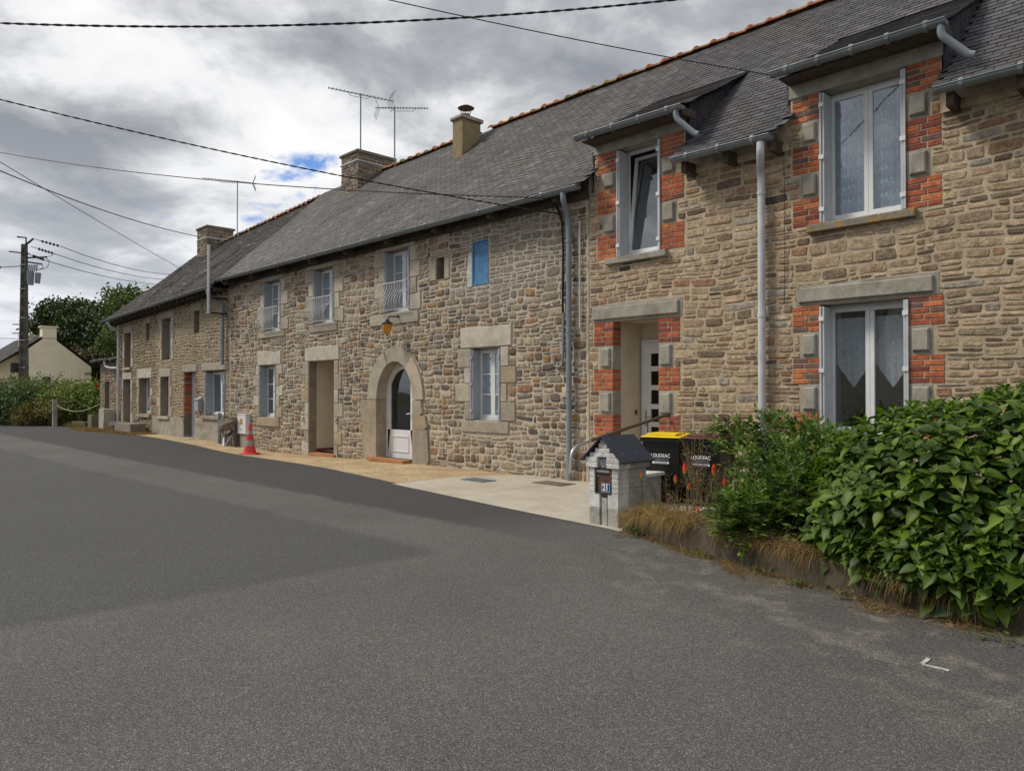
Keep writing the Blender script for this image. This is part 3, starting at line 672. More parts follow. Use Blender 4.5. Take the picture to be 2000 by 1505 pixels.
P = [(xs0+.01, .09)]+[(xs0+.01+(xs1-xs0-.02)*i/14, zt(xs0+.01+(xs1-xs0-.02)*i/14)-.01) for i in range(15)]+[(xs1-.01, .09)]
Q = [(xs0+.11, .72)]+[(xs0+.11+(xs1-xs0-.22)*i/14, zt(xs0+.11+(xs1-xs0-.22)*i/14)-.10) for i in range(15)]+[(xs1-.11, .72)]
ringmesh(m, P, Q, dy-.03, dy+.03); m.box(xs0+.01, xs1-.01, dy-.03, dy+.03, .09, .72)
rectframe(m, xs0+.17, xs1-.17, .18, .58, dy-.045, dy-.03, .03); m.build('door_leaf', M_['white'], door)
m = MB(); m.prism(Q[::-1], dy+.0, dy+.006, 'y'); m.build('pane', M_['glass_dark'], door)
m = MB(); m.box(-14.23, -14.15, dy-.03, dy+.03, .09, 2.12); m.box(-14.15, -13.97, dy-.028, dy+.03, .09, .72); m.box(-14.02, -13.97, dy-.028, dy+.03, .72, 1.6); m.build('side_leaf', M_['white'], door)
m = MB(); m.box(-14.15, -14.02, dy, dy+.006, .72, 2.0); m.build('pane', M_['glass_dark'], door)
m = MB(); m.tube(bend((-14.30, dy-.03, 1.12), (-14.30, dy-.085, 1.12), (-14.44, dy-.085, 1.11)), .011, 8); m.box(-14.315, -14.285, dy-.037, dy-.03, 1.0, 1.2); m.build('handle', M_['letter'], door)
m = MB(); m.lathe([(.0, 0), (.035, .0), (.035, .002), (0, .002)], 0, 0, 14); s = m.mesh('sticker', M_['pvc_white'], (0, 0, 0)); inst('sticker', s, door, Matrix.Translation((-14.42, dy-.004, 1.98)) @ Matrix.Rotation(R(90), 4, 'X'))
# bowed balconies
for (a, b, zb) in ((-21.52, -20.44, 3.50), (-18.51, -17.41, 3.53), (-15.1, -14.02, 3.56)):
    m = MB(); m.tube([(a-.04, .0, zb+.67), (a-.04, -.15, zb+.67), (b+.04, -.15, zb+.67), (b+.04, .0, zb+.67)], .011, 6, caps=True)
    m.tube([(a-.04, .0, zb+.03), (a-.04, -.11, zb+.03), (b+.04, -.11, zb+.03), (b+.04, .0, zb+.03)], .010, 6)
    bal = m.build('window_balcony', M_['white_iron'], HB, at=(a, 0, zb))
    for k in range(11):
        x = a+(b-a)*(k/10); pr = [(-.15, .67), (-.155, .55), (-.21, .42), (-.30, .29), (-.34, .19), (-.31, .10), (-.22, .045), (-.11, .03)]
        m = MB(); m.tube([(x, y, zb+z) for y, z in pr], .0075, 6, caps=False); m.build('baluster', M_['white_iron'], bal, smooth=True)
# roof B
pB = [(5, (.105, .099, .10)), (4, (.125, .118, .115)), (3, (.083, .078, .082)), (2, (.11, .096, .085)), (1, (.16, .15, .145))]
eB = lambda x: (-.38, 5.27); rgB = lambda x: (3.5, 8.9+.03*noise.noise(Vector((x*.5, 0, 0))))
rfB, SB = roof(HB, -24.1, BX1, eB, rgB, 'slate', pB, sag=.13, ex=.11, w=.2, ragged=.06, seen=(-24, -8.6))
ridge_tiles(HB, -20.5, -15.55, rgB, TILES); ridge_tiles(HB, -15.1, BX1, rgB, TILES)
gutter(HB, [(-24.15, -.44, 5.30), (-8.50, -.44, 5.25)])
m = MB(); m.box(-24.0, BX1, -.06, .02, 5.12, 5.22); m.box(-24.0, BX1, -.02, .01, 5.22, 5.56); m.build('wall_plate', M_['wood'], HB)
for k in range(9): x = -23.6+k*1.8; MB().box(x, x+.09, -.36, .0, 5.12, 5.23).build('rafter', M_['wood'], HB)
shell(HB, BX0, BX1, 5.2, 3.5, 8.9, 'mortar_grey')
pipe(HB, 'drainpipe', bend((-8.86, -.44, 5.22), (-8.86, -.43, 5.06), (-9.02, -.12, 4.85), (-9.02, -.10, 4.5), (-9.02, -.10, .0)), .052, 'pvc_grey', rings=[(-9.02, -.10, z) for z in (4.4, 2.75)])
pipe(HB, 'white_conduit', [(-8.80, -.05, 4.75), (-8.80, -.05, 2.8)], .017, 'pvc_white', n=8)
pipe(HB, 'cable_run', bend((-9.35, -.06, 5.1), (-9.24, -.05, 4.85), (-9.2, -.05, 4.3), (-9.22, -.05, 3.2), (-9.2, -.05, 2.9)), .022, 'cable', n=6)
pipe(HB, 'cable_duct', bend((-9.2, -.05, 3.1), (-9.21, -.05, 2.4), (-9.23, -.05, 2.1), (-9.42, -.06, 2.1), (-9.42, -.06, 2.28)), .026, 'pvc_grey', n=8)
pipe(HB, 'thin_wire', [(-9.19, -.045, 2.1), (-9.18, -.045, 1.7)], .005, 'cable', n=4)
m = MB(); m.box(-9.24, -9.12, -.06, .0, 1.53, 1.72, bev=.008); m.build('junction_box', material('beige_box', (.48, .42, .28), .6), HB)

# chimneys
def chimney(h, x0, x1, y0, y1, z0, z1, mat, cap, name='chimney', stones=None, band=None):
    m = MB(); m.box(x0, x1, y0, y1, z0, z1); c = m.build(name, M_[mat], h, at=(x0, y0, z0))
    m = MB(); m.box(x0-.06, x1+.06, y0-.06, y1+.06, z1, z1+.09, col=(.2, .17, .13), bev=.02); m.build('cap', M_[cap], c)
    if band: m = MB(); rr = .035; m.box(x0-rr, x1+rr, y0-rr, y1+rr, z1-band-.03, z1-band+.01); m.build('metal_band', M_['pvc_white'], c)
    if stones:
        r = random.Random(5)
        for fx in (0, 1):
            L = (x1-x0) if fx == 0 else (y1-y0); z = z0
            while z < z1-.03:
                hh = min(r.uniform(.07, .15), z1-z); s = 0
                while s < L-.02:
                    w = min(r.uniform(.12, .34), L-s); j = .012; o = r.uniform(.004, .03); cl = vary(pick(stones, r), .15, r); e = MB()
                    if fx == 0: e.box(x0+s+j, x0+s+w-j, y0-o, y0+.02, z+j, z+hh-j, cl, bev=.01)
                    else:
                        e.box(s+j, s+w-j, -o, .02, z+j, z+hh-j, cl, bev=.01); e.v = [(x1-v[1], y0+v[0], v[2]) for v in e.v]
                    e.build('stone', M_['stone'], c, at=(x0+s if fx == 0 else x1, y0 if fx == 0 else y0+s, z)); s += w
                z += hh
    return c
CH = [(4, (.19, .15, .11)), (3, (.25, .20, .14)), (3, (.13, .11, .085)), (2, (.22, .14, .08))]
chB = chimney(HB, -21.6, -20.62, 2.72, 4.15, 7.3, 9.42, 'mortar_grey', 'granite', stones=CH, band=.25)
for q in ((-21.2, 3.2), (-20.95, 3.6), (-21.3, 3.8)):
    m = MB(); m.box(q[0]-.12, q[0]+.14, q[1]-.1, q[1]+.12, 9.51, 9.58, (.17, .15, .12), bev=.02); m.build('loose_stone', M_['granite'], chB)
chC = chimney(HB, -15.52, -15.12, 2.5, 3.15, 7.5, 9.0, 'render', 'render')
chC.data.materials[0] = material('ochre_render', (.27, .215, .12), .92, .15, 4, .3, 30, dark=(.14, .11, .07), dscale=2.5, damt=.5)
m = MB(); m.lathe([(.09, 9.09), (.09, 9.2), (.10, 9.21), (.08, 9.22)], -15.32, 2.8, 14)
for k in range(5): t = k*1.256; m.tube([(-15.32+.09*math.cos(t), 2.8+.09*math.sin(t), 9.15), (-15.32+.16*math.cos(t), 2.8+.16*math.sin(t), 9.38)], .01, 5)
m.lathe([(.22, 9.37), (.23, 9.38), (.12, 9.44), (.03, 9.46)], -15.32, 2.8, 18); m.build('cowl', M_['rust'], chC)
# ================================================================ RIGHT HOUSE (squared stone, brick quoins, two wall dormers)
HC = thing('brick_trimmed_house', 'right-hand house of squared sandy stone with red brick quoins and two dormer windows', 'house', (-4, 0, 0))
CX0, CX1 = -8.62, 6.0
D1, D2 = (-4.86, -2.86), (-8.5, -6.58)
opsC = [(-8.08, -7.12, -.06, 2.86, .22), (-7.98, -7.07, 3.97, 5.86, .28), (-4.42, -3.29, 3.97, 5.83, .28), (-4.43, -3.27, 1.0, 2.84, .28)]
voids = [(CX0-.01, D2[0], 5.2, 6.2, 0), (D2[1], D1[0], 5.2, 6.2, 0), (D1[1], CX1+.01, 5.2, 6.2, 0)]
_ws = wall_sheet(HC, CX0, CX1, -.3, 6.06, opsC+voids, M_['mortar_sand'], M_['concrete'])
wC = _ws
takenC = [o[:4] for o in opsC+voids]; taken = takenC
BR = [(6, (.44, .125, .055)), (4, (.36, .095, .05)), (3, (.50, .17, .07)), (3, (.22, .06, .045)), (1, (.17, .10, .085))]
bmesh_ = {}
def brick_group(h, x0, x1, z0, z1, inner, n=5, dep=.22):
    ch = (z1-z0)/n; W = x1-x0
    for k in range(n):
        sp_ = x0+W*(.42 if k % 2 else .60)
        for a, b in ((x0, sp_), (sp_, x1)):
            ia = a+(.009 if a > x0 else 0); ib = b-(.009 if b < x1 else 0)
            if inner == 'R' and b == x1: ib += .004
            if inner == 'L' and a == x0: ia -= .004
            key = (round(ib-ia, 2), round(ch, 3), rnd.randrange(5))
            if key not in bmesh_:
                m = MB(); w2 = (ib-ia)/2; m.box(-w2, w2, -.009, dep, .008, ch-.008, vary(pick(BR), .1), bev=.004); bmesh_[key] = m.mesh('brick', M_['brick'], (0, 0, 0))
            inst('brick', bmesh_[key], h, Matrix.Translation(((ia+ib)/2+rnd.uniform(-.002, .002), rnd.uniform(-.003, .002), z0+ch*k)))
    taken.append((x0-.01, x1+.01, z0, z1))
def raised(h, x0, x1, z0, z1, bx0, bx1, inner):
    m = MB(); m.box(bx0-(.003 if inner == 'L' else 0), bx1+(.003 if inner == 'R' else 0), -.006, .1, z0+.008, z1-.008, bev=.004)
    q = m.build('quoin_block', M_['concrete'], h, at=((bx0+bx1)/2, 0, z0))
    m = MB(); m.box(x0, x1, -.05, -.005, z0+.04, z1-.04, bev=.02); m.build('raised_face', M_['concrete'], q)
    taken.append((bx0-.012, bx1+.012, z0, z1))
def jambs(h, ox0, ox1, wl, wr, zs):
    for k, (a, b) in enumerate(zs):
        brick_group(h, ox0-wl, ox0, a, b, 'R'); brick_group(h, ox1, ox1+wr, a, b, 'L')
        if k+1 < len(zs):
            c, d = b, zs[k+1][0]
            raised(h, ox0-wl*.60, ox0-wl*.12, c, d, ox0-wl*.68, ox0, 'R'); raised(h, ox1+wr*.10, ox1+wr*.60, c, d, ox1, ox1+wr*.68, 'L')
jambs(HC, -8.08, -7.12, .42, .41, [(.05, .42), (.86, 1.23), (1.65, 2.03), (2.44, 2.86)])
jambs(HC, -7.98, -7.07, .44, .44, [(3.97, 4.4), (4.77, 5.2), (5.5, 5.86)])
jambs(HC, -4.42, -3.29, .39, .40, [(3.97, 4.36), (4.72, 5.12), (5.46, 5.83)])
jambs(HC, -4.43, -3.27, .39, .40, [(.97, 1.33), (1.73, 2.1), (2.47, 2.84)])
def clintel(x0, x1, z0, z1):
    m = MB(); m.box(x0, x1, -.008, .1, z0, z1, bev=.004); l = m.build('lintel', M_['concrete'], HC, at=(x0, 0, z0))
    m = MB(); m.box(x0+.04, x1-.06, -.055, -.007, z0+.035, z1-.04, bev=.015); m.build('raised_face', M_['concrete'], l); taken.append((x0, x1, z0, z1))
clintel(-8.55, -6.66, 2.87, 3.16); clintel(-4.76, -2.92, 2.85, 3.13)
m = MB(); m.box(-8.2, -6.93, -.09, .27, 3.86, 3.965, bev=.01); m.build('sill', M_['concrete'], HC, at=(-7.5, 0, 3.9))
m = MB(); m.box(-4.58, -3.17, -.09, .27, 3.86, 3.965, bev=.01); m.build('sill', M_['lichen'], HC, at=(-3.9, 0, 3.9))
m = MB(); m.box(-4.58, -3.12, -.09, .27, .89, .995, bev=.01); m.build('sill', M_['concrete'], HC, at=(-3.9, 0, .9))
for (a, b), (o0, o1, t) in ((D2, (-7.98, -7.07, 5.86)), (D1, (-4.42, -3.29, 5.83))):
    m = MB(); m.box(a, b, -.02, .25, t+.002, 6.05, bev=.006); m.build('beam', M_['concrete'], HC, at=(a, 0, t)); taken.append((a, b, t, 6.1))
STONE_C = [(26, (.41, .31, .205)), (14, (.35, .265, .18)), (14, (.47, .37, .25)), (9, (.24, .18, .125)), (6, (.17, .12, .085)), (6, (.33, .205, .12)), (4, (.33, .30, .25)), (1, (.085, .07, .06))]
rC = random.Random(23)
rects = pack(CX0+.01, CX1-.02, -.28, 6.06, .03, lambda x, z: hit(takenC, x, z, .01), (.10, .60, .24), (.055, .18, .10), rC, 1.3)
lay(wC, rects, rC, lambda x, z: vary(pick(STONE_C, rC), .13, rC), .022, .013, .36, .035, .10, M_['stone'], seen=lambda rc: rc[0] < -1.6 and rc[2] > .5, smooth=False)
# windows of the right house
window(HC, -4.42, -3.29, 3.97, 5.83, .26, 2, (), shut='shutter_w', lace='veil', low=.05)
window(HC, -4.43, -3.27, 1.0, 2.84, .26, 2, (), shut='shutter_w', low=.05)
window(HC, -7.98, -7.07, 3.97, 5.86, .26, 1, (), shut='shutter_w', low=.05, tilt=R(7), sh_t=.03)
# lace motifs: rows of little squares, mushrooms and tents on the upper curtain
wins = [o for o in HC.children if o.name.startswith('window')]
m = MB()
for side in (0, 1):
    xa = -4.28+side*.50; xb = xa+.42
    for row in range(9):
        z = 4.12+row*.185; yy = .322
        m.box(xa, xb, yy, yy+.002, z-.036, z-.026)
        for k in range(9): x = xa+.02+k*.046; rectframe(m, x, x+.032, z+.095, z+.127, yy, yy+.002, .009)
        for kx, sh in ((xa+.07, 't'), (xa+.13, 't'), (xa+.19, 'o'), (xa+.27, 'o'), (xa+.35, 'm')):
            if sh == 't': m.prism([(kx-.03, z-.03), (kx+.03, z-.03), (kx, z+.05)], yy, yy+.002, 'y')
            if sh == 'm': m.prism([(kx-.032, z+.035), (kx+.032, z+.035), (kx+.02, z+.06), (kx-.02, z+.06)], yy, yy+.002, 'y'); m.box(kx-.008, kx+.008, yy, yy+.002, z-.02, z+.034)
            if sh == 'o': m.prism([(kx+.014*math.cos(t), z+.01+.022*math.sin(t)) for t in [i*math.pi/3 for i in range(6)]], yy, yy+.002, 'y'); m.box(kx-.003, kx+.003, yy, yy+.002, z+.035, z+.06)
m.build('lace_motifs', M_['motif'], wins[0])
for xa, xb in ((-4.34, -3.88), (-3.82, -3.36)):
    m = MB(); n = 14; vs = []
    for i in range(n+1):
        t = i/n; x = xa+(xb-xa)*t; y = .36+.014*math.sin(i*2.4); bot = 2.02-.34*(1-abs(t-.5)*2)
        vs += [(x, y, bot), (x, y, 2.66)]
    m.add(vs, [(2*i, 2*i+2, 2*i+3, 2*i+1) for i in range(n)]); m.build('curtain', M_['sheer'], wins[1], smooth=True)
# recessed door
porch(HC, -8.08, -7.12, .02, 2.86, .22, .88, 'plaster')
m = MB(); rectframe(m, -8.07, -7.05, .05, 2.57, .82, .875, .06); df = m.build('front_door', M_['white'], HC, at=(-7.6, .85, 0))
m = MB(); px0, px1 = -7.85, -7.5; zs = [(.77, 1.0), (1.09, 1.32), (1.41, 1.66), (1.75, 2.0), (2.09, 2.32)]
m.box(-8.01, px0, .80, .85, .07, 2.51); m.box(px1, -7.11, .80, .85, .07, 2.51); lo = .07
for a, b in zs+[(2.51, 2.51)]: m.box(px0, px1, .80, .85, lo, a); lo = b
m.build('door_leaf', M_['white'], df)
for a, b in zs: s = MB(); s.box(px0, px1, .825, .83, a, b); s.build('pane', M_['glass_dark'], df)
m = MB(); m.box(-7.97, -7.93, .79, .80, 1.0, 1.30); m.tube(bend((-7.95, .8, 1.18), (-7.95, .745, 1.18), (-7.82, .745, 1.17)), .010, 8); m.build('handle', M_['alu'], df)
m = MB(); m.box(-8.09, -8.075, .66, .70, 1.22, 1.30); m.build('door_bell', M_['black_iron'], HC)
# roofs
pC = [(5, (.078, .076, .086)), (4, (.092, .089, .098)), (3, (.062, .061, .07)), (2, (.098, .088, .085)), (1, (.12, .115, .115))]
eC = lambda x: (-.38, 5.27); rgC = lambda x: (3.5, 8.9)
vm = (1.79+.38)/(3.88)
rfC, SC = roof(HC, BX1, CX1+.2, eC, rgC, 'slate', pC, cuts=[(D2[0], D2[1], vm), (D1[0], D1[1], vm)], sag=.05, ragged=.04, seen=(-8.6, -1.0), limit=300)
for k, (a, b) in enumerate((D1, D2)):
    ea = a+.01; eb = b+(.10 if k == 0 else .16)
    roof(HC, ea, eb, lambda x: (-.38, 6.08), lambda x: (1.86, 6.08+2.24*.56), 'slate', pC if k == 0 else pB, sag=.02, limit=120, name='dormer_roof', ragged=.06, seen=(-9.5, -1))
    gutter(HC, [(ea-.05, -.45, 6.10), (eb+.06, -.45, 6.07)], step=.55)
    # slate-hung cheeks
    for x, s_ in ((a, -1), (b, 1)):
        m = MB(); m.prism([(.0, 5.0), (1.95, 7.38), (1.95, 7.30), (.0, 6.28)] if False else [(0, 5.55), (1.84, 7.30), (0, 6.27)], x-.02, x+.02, 'x'); ck = m.build('dormer_cheek', M_['underlay'], HC, at=(x, 0, 5.6))
        r = random.Random(3)
        zrow = 5.5; j = 0
        while zrow < 7.3:
            y = -.02+(j % 2)*.055
            while y < 1.85:
                lo = 5.64+.9356*y; hi = 6.27+.56*y
                za, zb = max(zrow, lo-.02), min(zrow+.17, hi)
                if zb-za > .03 and (hi-lo) > .03:
                    q = MB(); o = x+s_*(.024+r.uniform(0, .006)); q.box(min(x, o+s_*.006), max(x, o+s_*.006), y+.004, y+.108, za, zb, vary((.035, .036, .045), .3, r)); q.build('slate', M_['slate'], ck)
                y += .112
            zrow += .13; j += 1
    m = MB(); m.box(eb-.03, eb+.0, -.38, .03, 5.98, 6.10); m.box(ea+.01, eb-.031, -.36, .0, 6.02, 6.045); m.build('dormer_soffit', M_['wood'], HC)
    pipe(HC, 'gutter_spout', bend((b+.10, -.45, 6.05), (b+.10, -.45, 5.90), (b+.36, -.33, 5.62), (b+.42, -.32, 5.60)), .045, 'pvc_grey')
ridge_tiles(HC, BX1, CX1+.2, rgC, TILES[:3]+TILES[5:])
gutter(HC, [(D2[1]+.02, -.44, 5.27), (D1[0]-.06, -.44, 5.25)], step=.6); gutter(HC, [(D1[1]+.02, -.44, 5.27), (CX1, -.44, 5.25)], step=.6)
for a, b in ((D2[1], D1[0]), (D1[1], CX1)):
    m = MB(); m.box(a, b, -.05, .02, 5.1, 5.2); m.box(a, b, -.02, .01, 5.2, 5.56); m.build('wall_plate', M_['mortar_sand'], HC)
    n = int((b-a)/.75)
    for k in range(n+1): x = a+.12+k*.72; MB().box(x, x+.08, -.34, .0, 5.06, 5.24).build('rafter', M_['wood'], HC)
shell(HC, CX0, CX1, 5.2, 3.5, 8.9, 'mortar_sand', left=False)
pipe(HC, 'drainpipe', bend((-5.08, -.44, 5.18), (-5.08, -.44, 5.04), (-5.24, -.13, 4.84), (-5.24, -.11, 4.6), (-5.24, -.11, .0)), .055, 'pvc_white', rings=[(-5.24, -.11, z) for z in (4.55, 2.75)])
pipe(HC, 'wall_wire', [(-4.93, -.035, 5.1), (-4.92, -.03, 4.0), (-4.93, -.03, 2.9)], .004, 'cable', n=4)
HR = thing('handrail', 'brown metal handrail sloping down from the recessed doorway with curved bare end', 'handrail', (-6.97, -1.2, 0))
m = MB(); m.tube([(-6.92, -.0, 1.24), (-6.95, -.1, 1.235), (-6.97, -1.95, .91)], .026, 8); m.build('rail', M_['bronze'], HR)
m = MB(); m.tube(bend((-6.97, -1.95, .91), (-6.97, -2.36, .82), (-6.97, -2.40, .46), n=9), .024, 10); m.build('curved_end', M_['alu'], HR)
m = MB(); m.tube([(-6.955, -.55, 1.14), (-6.955, -.55, .0)], .012, 6); m.build('baluster', M_['bronze'], HR)
# ================================================================ LEFT HOUSE
HA = thing('old_stone_house', 'leftmost house of small stones in pale mortar under a dark sagging slate roof', 'house', (-30, 0, 0))
AX0, AX1 = -35.9, -24.0
def atop(x): return 5.1+(x+24)/12*.36
opsA = [(-34.86, -34.0, 2.72, 4.2, .3), (-32.15, -31.75, 3.76, 4.46, .3), (-30.29, -29.3, 2.9, 4.5, .3), (-27.1, -26.6, 3.76, 4.55, .3),
        (-35.0, -34.0, .3, 2.2, .3), (-32.93, -31.63, .76, 2.22, .3), (-30.41, -29.5, .72, 2.24, .3), (-27.94, -26.92, -.04, 2.37, .3), (-26.02, -24.36, .84, 2.38, .25)]
wA = wall_sheet(HA, AX0, AX1, -.3, atop, opsA, M_['mortar_pale'], M_['granite'])
taken = takenA = [o[:4] for o in opsA]
for i in (0, 2, 4, 5, 6):
    a, b, c, d, e = opsA[i]; quoins(HA, a, b, c, d, 4, .18, .30, r=rnd)
for (a, b, c, d) in ((-34.98, -33.8, 4.2, 4.5), (-32.4, -31.6, 4.46, 4.66), (-30.6, -29.0, 4.5, 4.78), (-27.4, -26.4, 4.55, 4.82), (-35.1, -33.85, 2.2, 2.5), (-33.2, -31.4, 2.22, 2.62), (-30.6, -29.3, 2.24, 2.55)): lintel(HA, a, b, c, d)
for (a, b, c, d) in ((-28.1, -26.75, 2.38, 2.64), (-26.35, -24.1, 2.39, 2.62)): lintel(HA, a, b, c, d, col=(.36, .33, .27))
for (a, b, c, d) in ((-34.95, -33.9, 2.6, 2.72), (-33.1, -31.5, .62, .76), (-30.6, -29.4, .6, .72), (-26.2, -24.3, .7, .84)): block(HA, a, b, c, d, 'sill', y=-.10)
taken.append((-31.3, -24.2, -.4, .7))
for a, b in ((-31.3, -27.95), (-26.91, -24.25)):
    m = MB(); m.box(a, b, -.035, .02, -.3, .70, bev=.01); m.build('render_plinth', M_['render'], HA)
STONE_A = [(10, (.32, .25, .165)), (6, (.25, .19, .12)), (5, (.38, .31, .21)), (3, (.16, .12, .085)), (2, (.25, .15, .08)), (1, (.36, .31, .23))]
rA = random.Random(31)
rects = pack(AX0+.02, AX1-.02, -.28, 5.12, .034, lambda x, z: hit(takenA, x, z, .01) or z > atop(x)-.03, (.09, .36, .17), (.07, .17, .10), rA, .6)
lay(wA, rects, rA, lambda x, z: vary(pick(STONE_A, rA), .15, rA), .042, lambda x, z: .014 if x > -31 else .03, .66, .03, .13, M_['stone'])
for k in range(18):
    for x0, x1 in ((-28.06, -27.935), (-26.925, -26.76)):
        z = 2.36-(k+1)*.082
        m = MB(); m.box(x0, x1, -.012, .3, z+.009, z+.073, vary(pick(BR), .1), bev=.004); m.build('brick', M_['brick'], HA, at=(x0, 0, z))
for k in range(9): MB().box(-28.0, -27.936, -.01, .3, .1+k*.085, .18+k*.085, (.15, .13, .11)).build('grey_brick', M_['brick'], HA)
window(HA, -30.29, -29.3, 2.9, 4.5, .28, 1); window(HA, -32.93, -31.63, .78, 2.2, .28, 1, tilt=R(9)); window(HA, -30.41, -29.5, .74, 2.22, .28, 1)
window(HA, -26.02, -24.36, .86, 2.36, .24, 2, shut='shutter', lace=None)
for (a, b, c, d) in ((-34.86, -34.0, 2.72, 4.2), (-32.15, -31.75, 3.76, 4.46), (-27.1, -26.6, 3.76, 4.55)):
    m = MB(); m.box(a, b, .29, .31, c, d); m.build('dark_board', M_['wood'], HA)
m = MB(); rectframe(m, -34.99, -34.01, .3, 2.19, .26, .31, .06); m.box(-34.93, -34.07, .28, .3, .36, 2.13); m.build('plain_door', M_['shutter_w'], HA)
m = MB(); rectframe(m, -27.93, -26.93, .0, 2.36, .25, .31, .06); m.box(-27.87, -26.99, .27, .3, .06, 2.3); m.build('plain_door', M_['pvc_white'], HA)
MB().box(-28.0, -26.9, -.22, .26, -.1, .0, bev=.01).build('door_step', M_['concrete'], HA)
pA = [(5, (.042, .036, .033)), (4, (.032, .028, .027)), (3, (.06, .053, .047)), (.3, (.22, .21, .19)), (2, (.025, .022, .022))]
eA = lambda x: (-.5, 5.14+(x+24)/12*.36); rgA = lambda x: (3.5, 8.78+(x+24)/12*.55)
roof(HA, AX0-.1, -24.05, eA, rgA, 'slate_old', pA, sag=.14, ragged=.3, w=.2, ex=.12, seen=(-36, -24))
ridge_tiles(HA, -32.9, -24.1, rgA, TILES, step=.36)
gutter(HA, [(-36.2, -.58, 4.77), (-24.25, -.56, 5.12)])
for k in range(26): x = -35.8+k*.46; z = atop(x); MB().box(x, x+.08, -.46, .0, z-.13, z+.0).build('rafter', M_['wood'], HA)
shell(HA, AX0, AX1, 4.75, 3.5, 8.2, 'mortar_pale', right=False, zf=5.12)
chimney(HA, -34.1, -33.0, 2.8, 4.0, 6.9, 9.0, 'mortar_grey', 'granite', stones=CH, band=.45)
pipe(HA, 'drainpipe', bend((-24.5, -.56, 5.05), (-24.5, -.54, 4.85), (-24.32, -.14, 4.6), (-24.32, -.12, 4.4), (-24.32, -.12, 2.55)), .055, 'pvc_grey', rings=[(-24.32, -.12, 4.3)])
pipe(HA, 'drainpipe', [(-24.50, -.13, .95), (-24.50, -.13, -.12)], .06, 'pvc_grey')
m = MB(); m.tube([(-24.22, -.62, 4.2), (-24.22, -.62, 6.45)], .055, 12); m.tube([(-24.22, -.62, 4.2), (-24.22, -.62, 4.24)], .07, 12)
fl = m.build('flue_pipe', M_['alu'], HA)
for z in (4.22, 4.72): MB().box(-24.36, -24.18, -.62, -.02, z, z+.04).build('bracket', M_['black_iron'], fl)
pipe(HA, 'black_wire', [(-24.62, -.03, 4.2), (-24.6, -.03, 3.2), (-24.75, -.03, 2.75)], .008, 'cable', n=4)
pipe(HA, 'drainpipe', bend((-35.3, -.56, 4.72), (-35.3, -.5, 4.55), (-35.35, -.14, 4.35), (-35.35, -.12, 4.2), (-35.35, -.12, .0)), .055, 'pvc_white', rings=[(-35.35, -.12, 3.0)])
m = MB(); m.box(-26.62, -26.28, -.16, -.01, .98, 1.38, bev=.01); mbx = m.build('letter_box', M_['shutter'], HA); m = MB(); m.prism([(-.01, 1.38), (-.19, 1.38), (-.01, 1.46)], -26.64, -26.26, 'x'); m.build('lid', M_['shutter'], mbx)
m = MB(); m.box(-26.7, -26.6, -.02, -.01, 1.6, 1.7); nb = m.build('number_plate', M_['enamel'], HA)
# ---- lean-to with its own gutter at the far end
HO = thing('stone_outhouse', 'low stone lean-to with dark doorway against the far left gable', 'outhouse', (-37.2, 0, 0))
wO = wall_sheet(HO, -38.4, -35.92, -.3, 3.1, [(-37.75, -37.0, 0, 2.15, .3)], M_['mortar_pale'], M_['granite'])
rects = pack(-38.38, -35.94, -.28, 3.08, .036, lambda x, z: hit([(-37.75, -37.0, 0, 2.15)], x, z, .01), (.10, .38, .18), (.07, .18, .11), rA)
lay(wO, rects, rA, lambda x, z: vary(pick(STONE_A, rA), .2, rA), .04, .03, .62, .03, .12, M_['stone'])
m = MB(); m.prism([(-.25, 3.12), (4.2, 4.3), (4.2, 4.2), (-.25, 3.02)], -38.55, -35.92, 'x'); m.build('roof', M_['slate_old'], HO)
m = MB(); m.quad((-38.39, 0, -.3), (-38.39, 4.2, -.3), (-38.39, 4.2, 4.2), (-38.39, 0, 3.1)); m.quad((-38.39, 4.2, -.3), (-35.9, 4.2, -.3), (-35.9, 4.2, 4.2), (-38.39, 4.2, 4.2)); m.build('side_wall', M_['mortar_pale'], HO)
m = MB(); m.box(-37.76, -36.99, .28, .31, 0, 2.16); m.build('plank_door', M_['wood'], HO)
gutter(HO, [(-38.6, -.33, 3.12), (-36.3, -.33, 3.14)], r=.065)
pipe(HO, 'drainpipe', bend((-36.6, -.33, 3.06), (-36.6, -.3, 2.82), (-36.3, -.2, 2.74), (-35.42, -.14, 2.72)), .05, 'pvc_white')
# ================================================================ things along the houses
def rough_block(name, x0, x1, y0, y1, z0, z1, col, label, cat, seed, n=6, mat='granite', am=.03, parent=None):
    m = MB(); r = random.Random(seed); vs = {}; V = []; F = []
    def vid(i, j, k):
        if (i, j, k) not in vs:
            p = Vector((x0+(x1-x0)*i/n, y0+(y1-y0)*j/n, z0+(z1-z0)*k/n)); c = Vector(((x0+x1)/2, (y0+y1)/2, (z0+z1)/2)); d = p-c
            q = p+noise.noise_vector(p*2.2+Vector((seed, 0, 0)))*am*2.5+noise.noise_vector(p*7)*am*.7; vs[(i, j, k)] = len(V); V.append(q)
        return vs[(i, j, k)]
    for a in range(n):
        for b in range(n):
            for f in ((lambda u, v: (0, v, u)), (lambda u, v: (n, u, v)), (lambda u, v: (u, 0, v)), (lambda u, v: (v, n, u)), (lambda u, v: (v, u, 0)), (lambda u, v: (u, v, n))):
                F.append((vid(*f(a, b)), vid(*f(a+1, b)), vid(*f(a+1, b+1)), vid(*f(a, b+1))))
    m.add(V, F, col); return props(m.build(name, M_[mat], parent, at=((x0+x1)/2, (y0+y1)/2, z0) if not parent else None), label, cat)
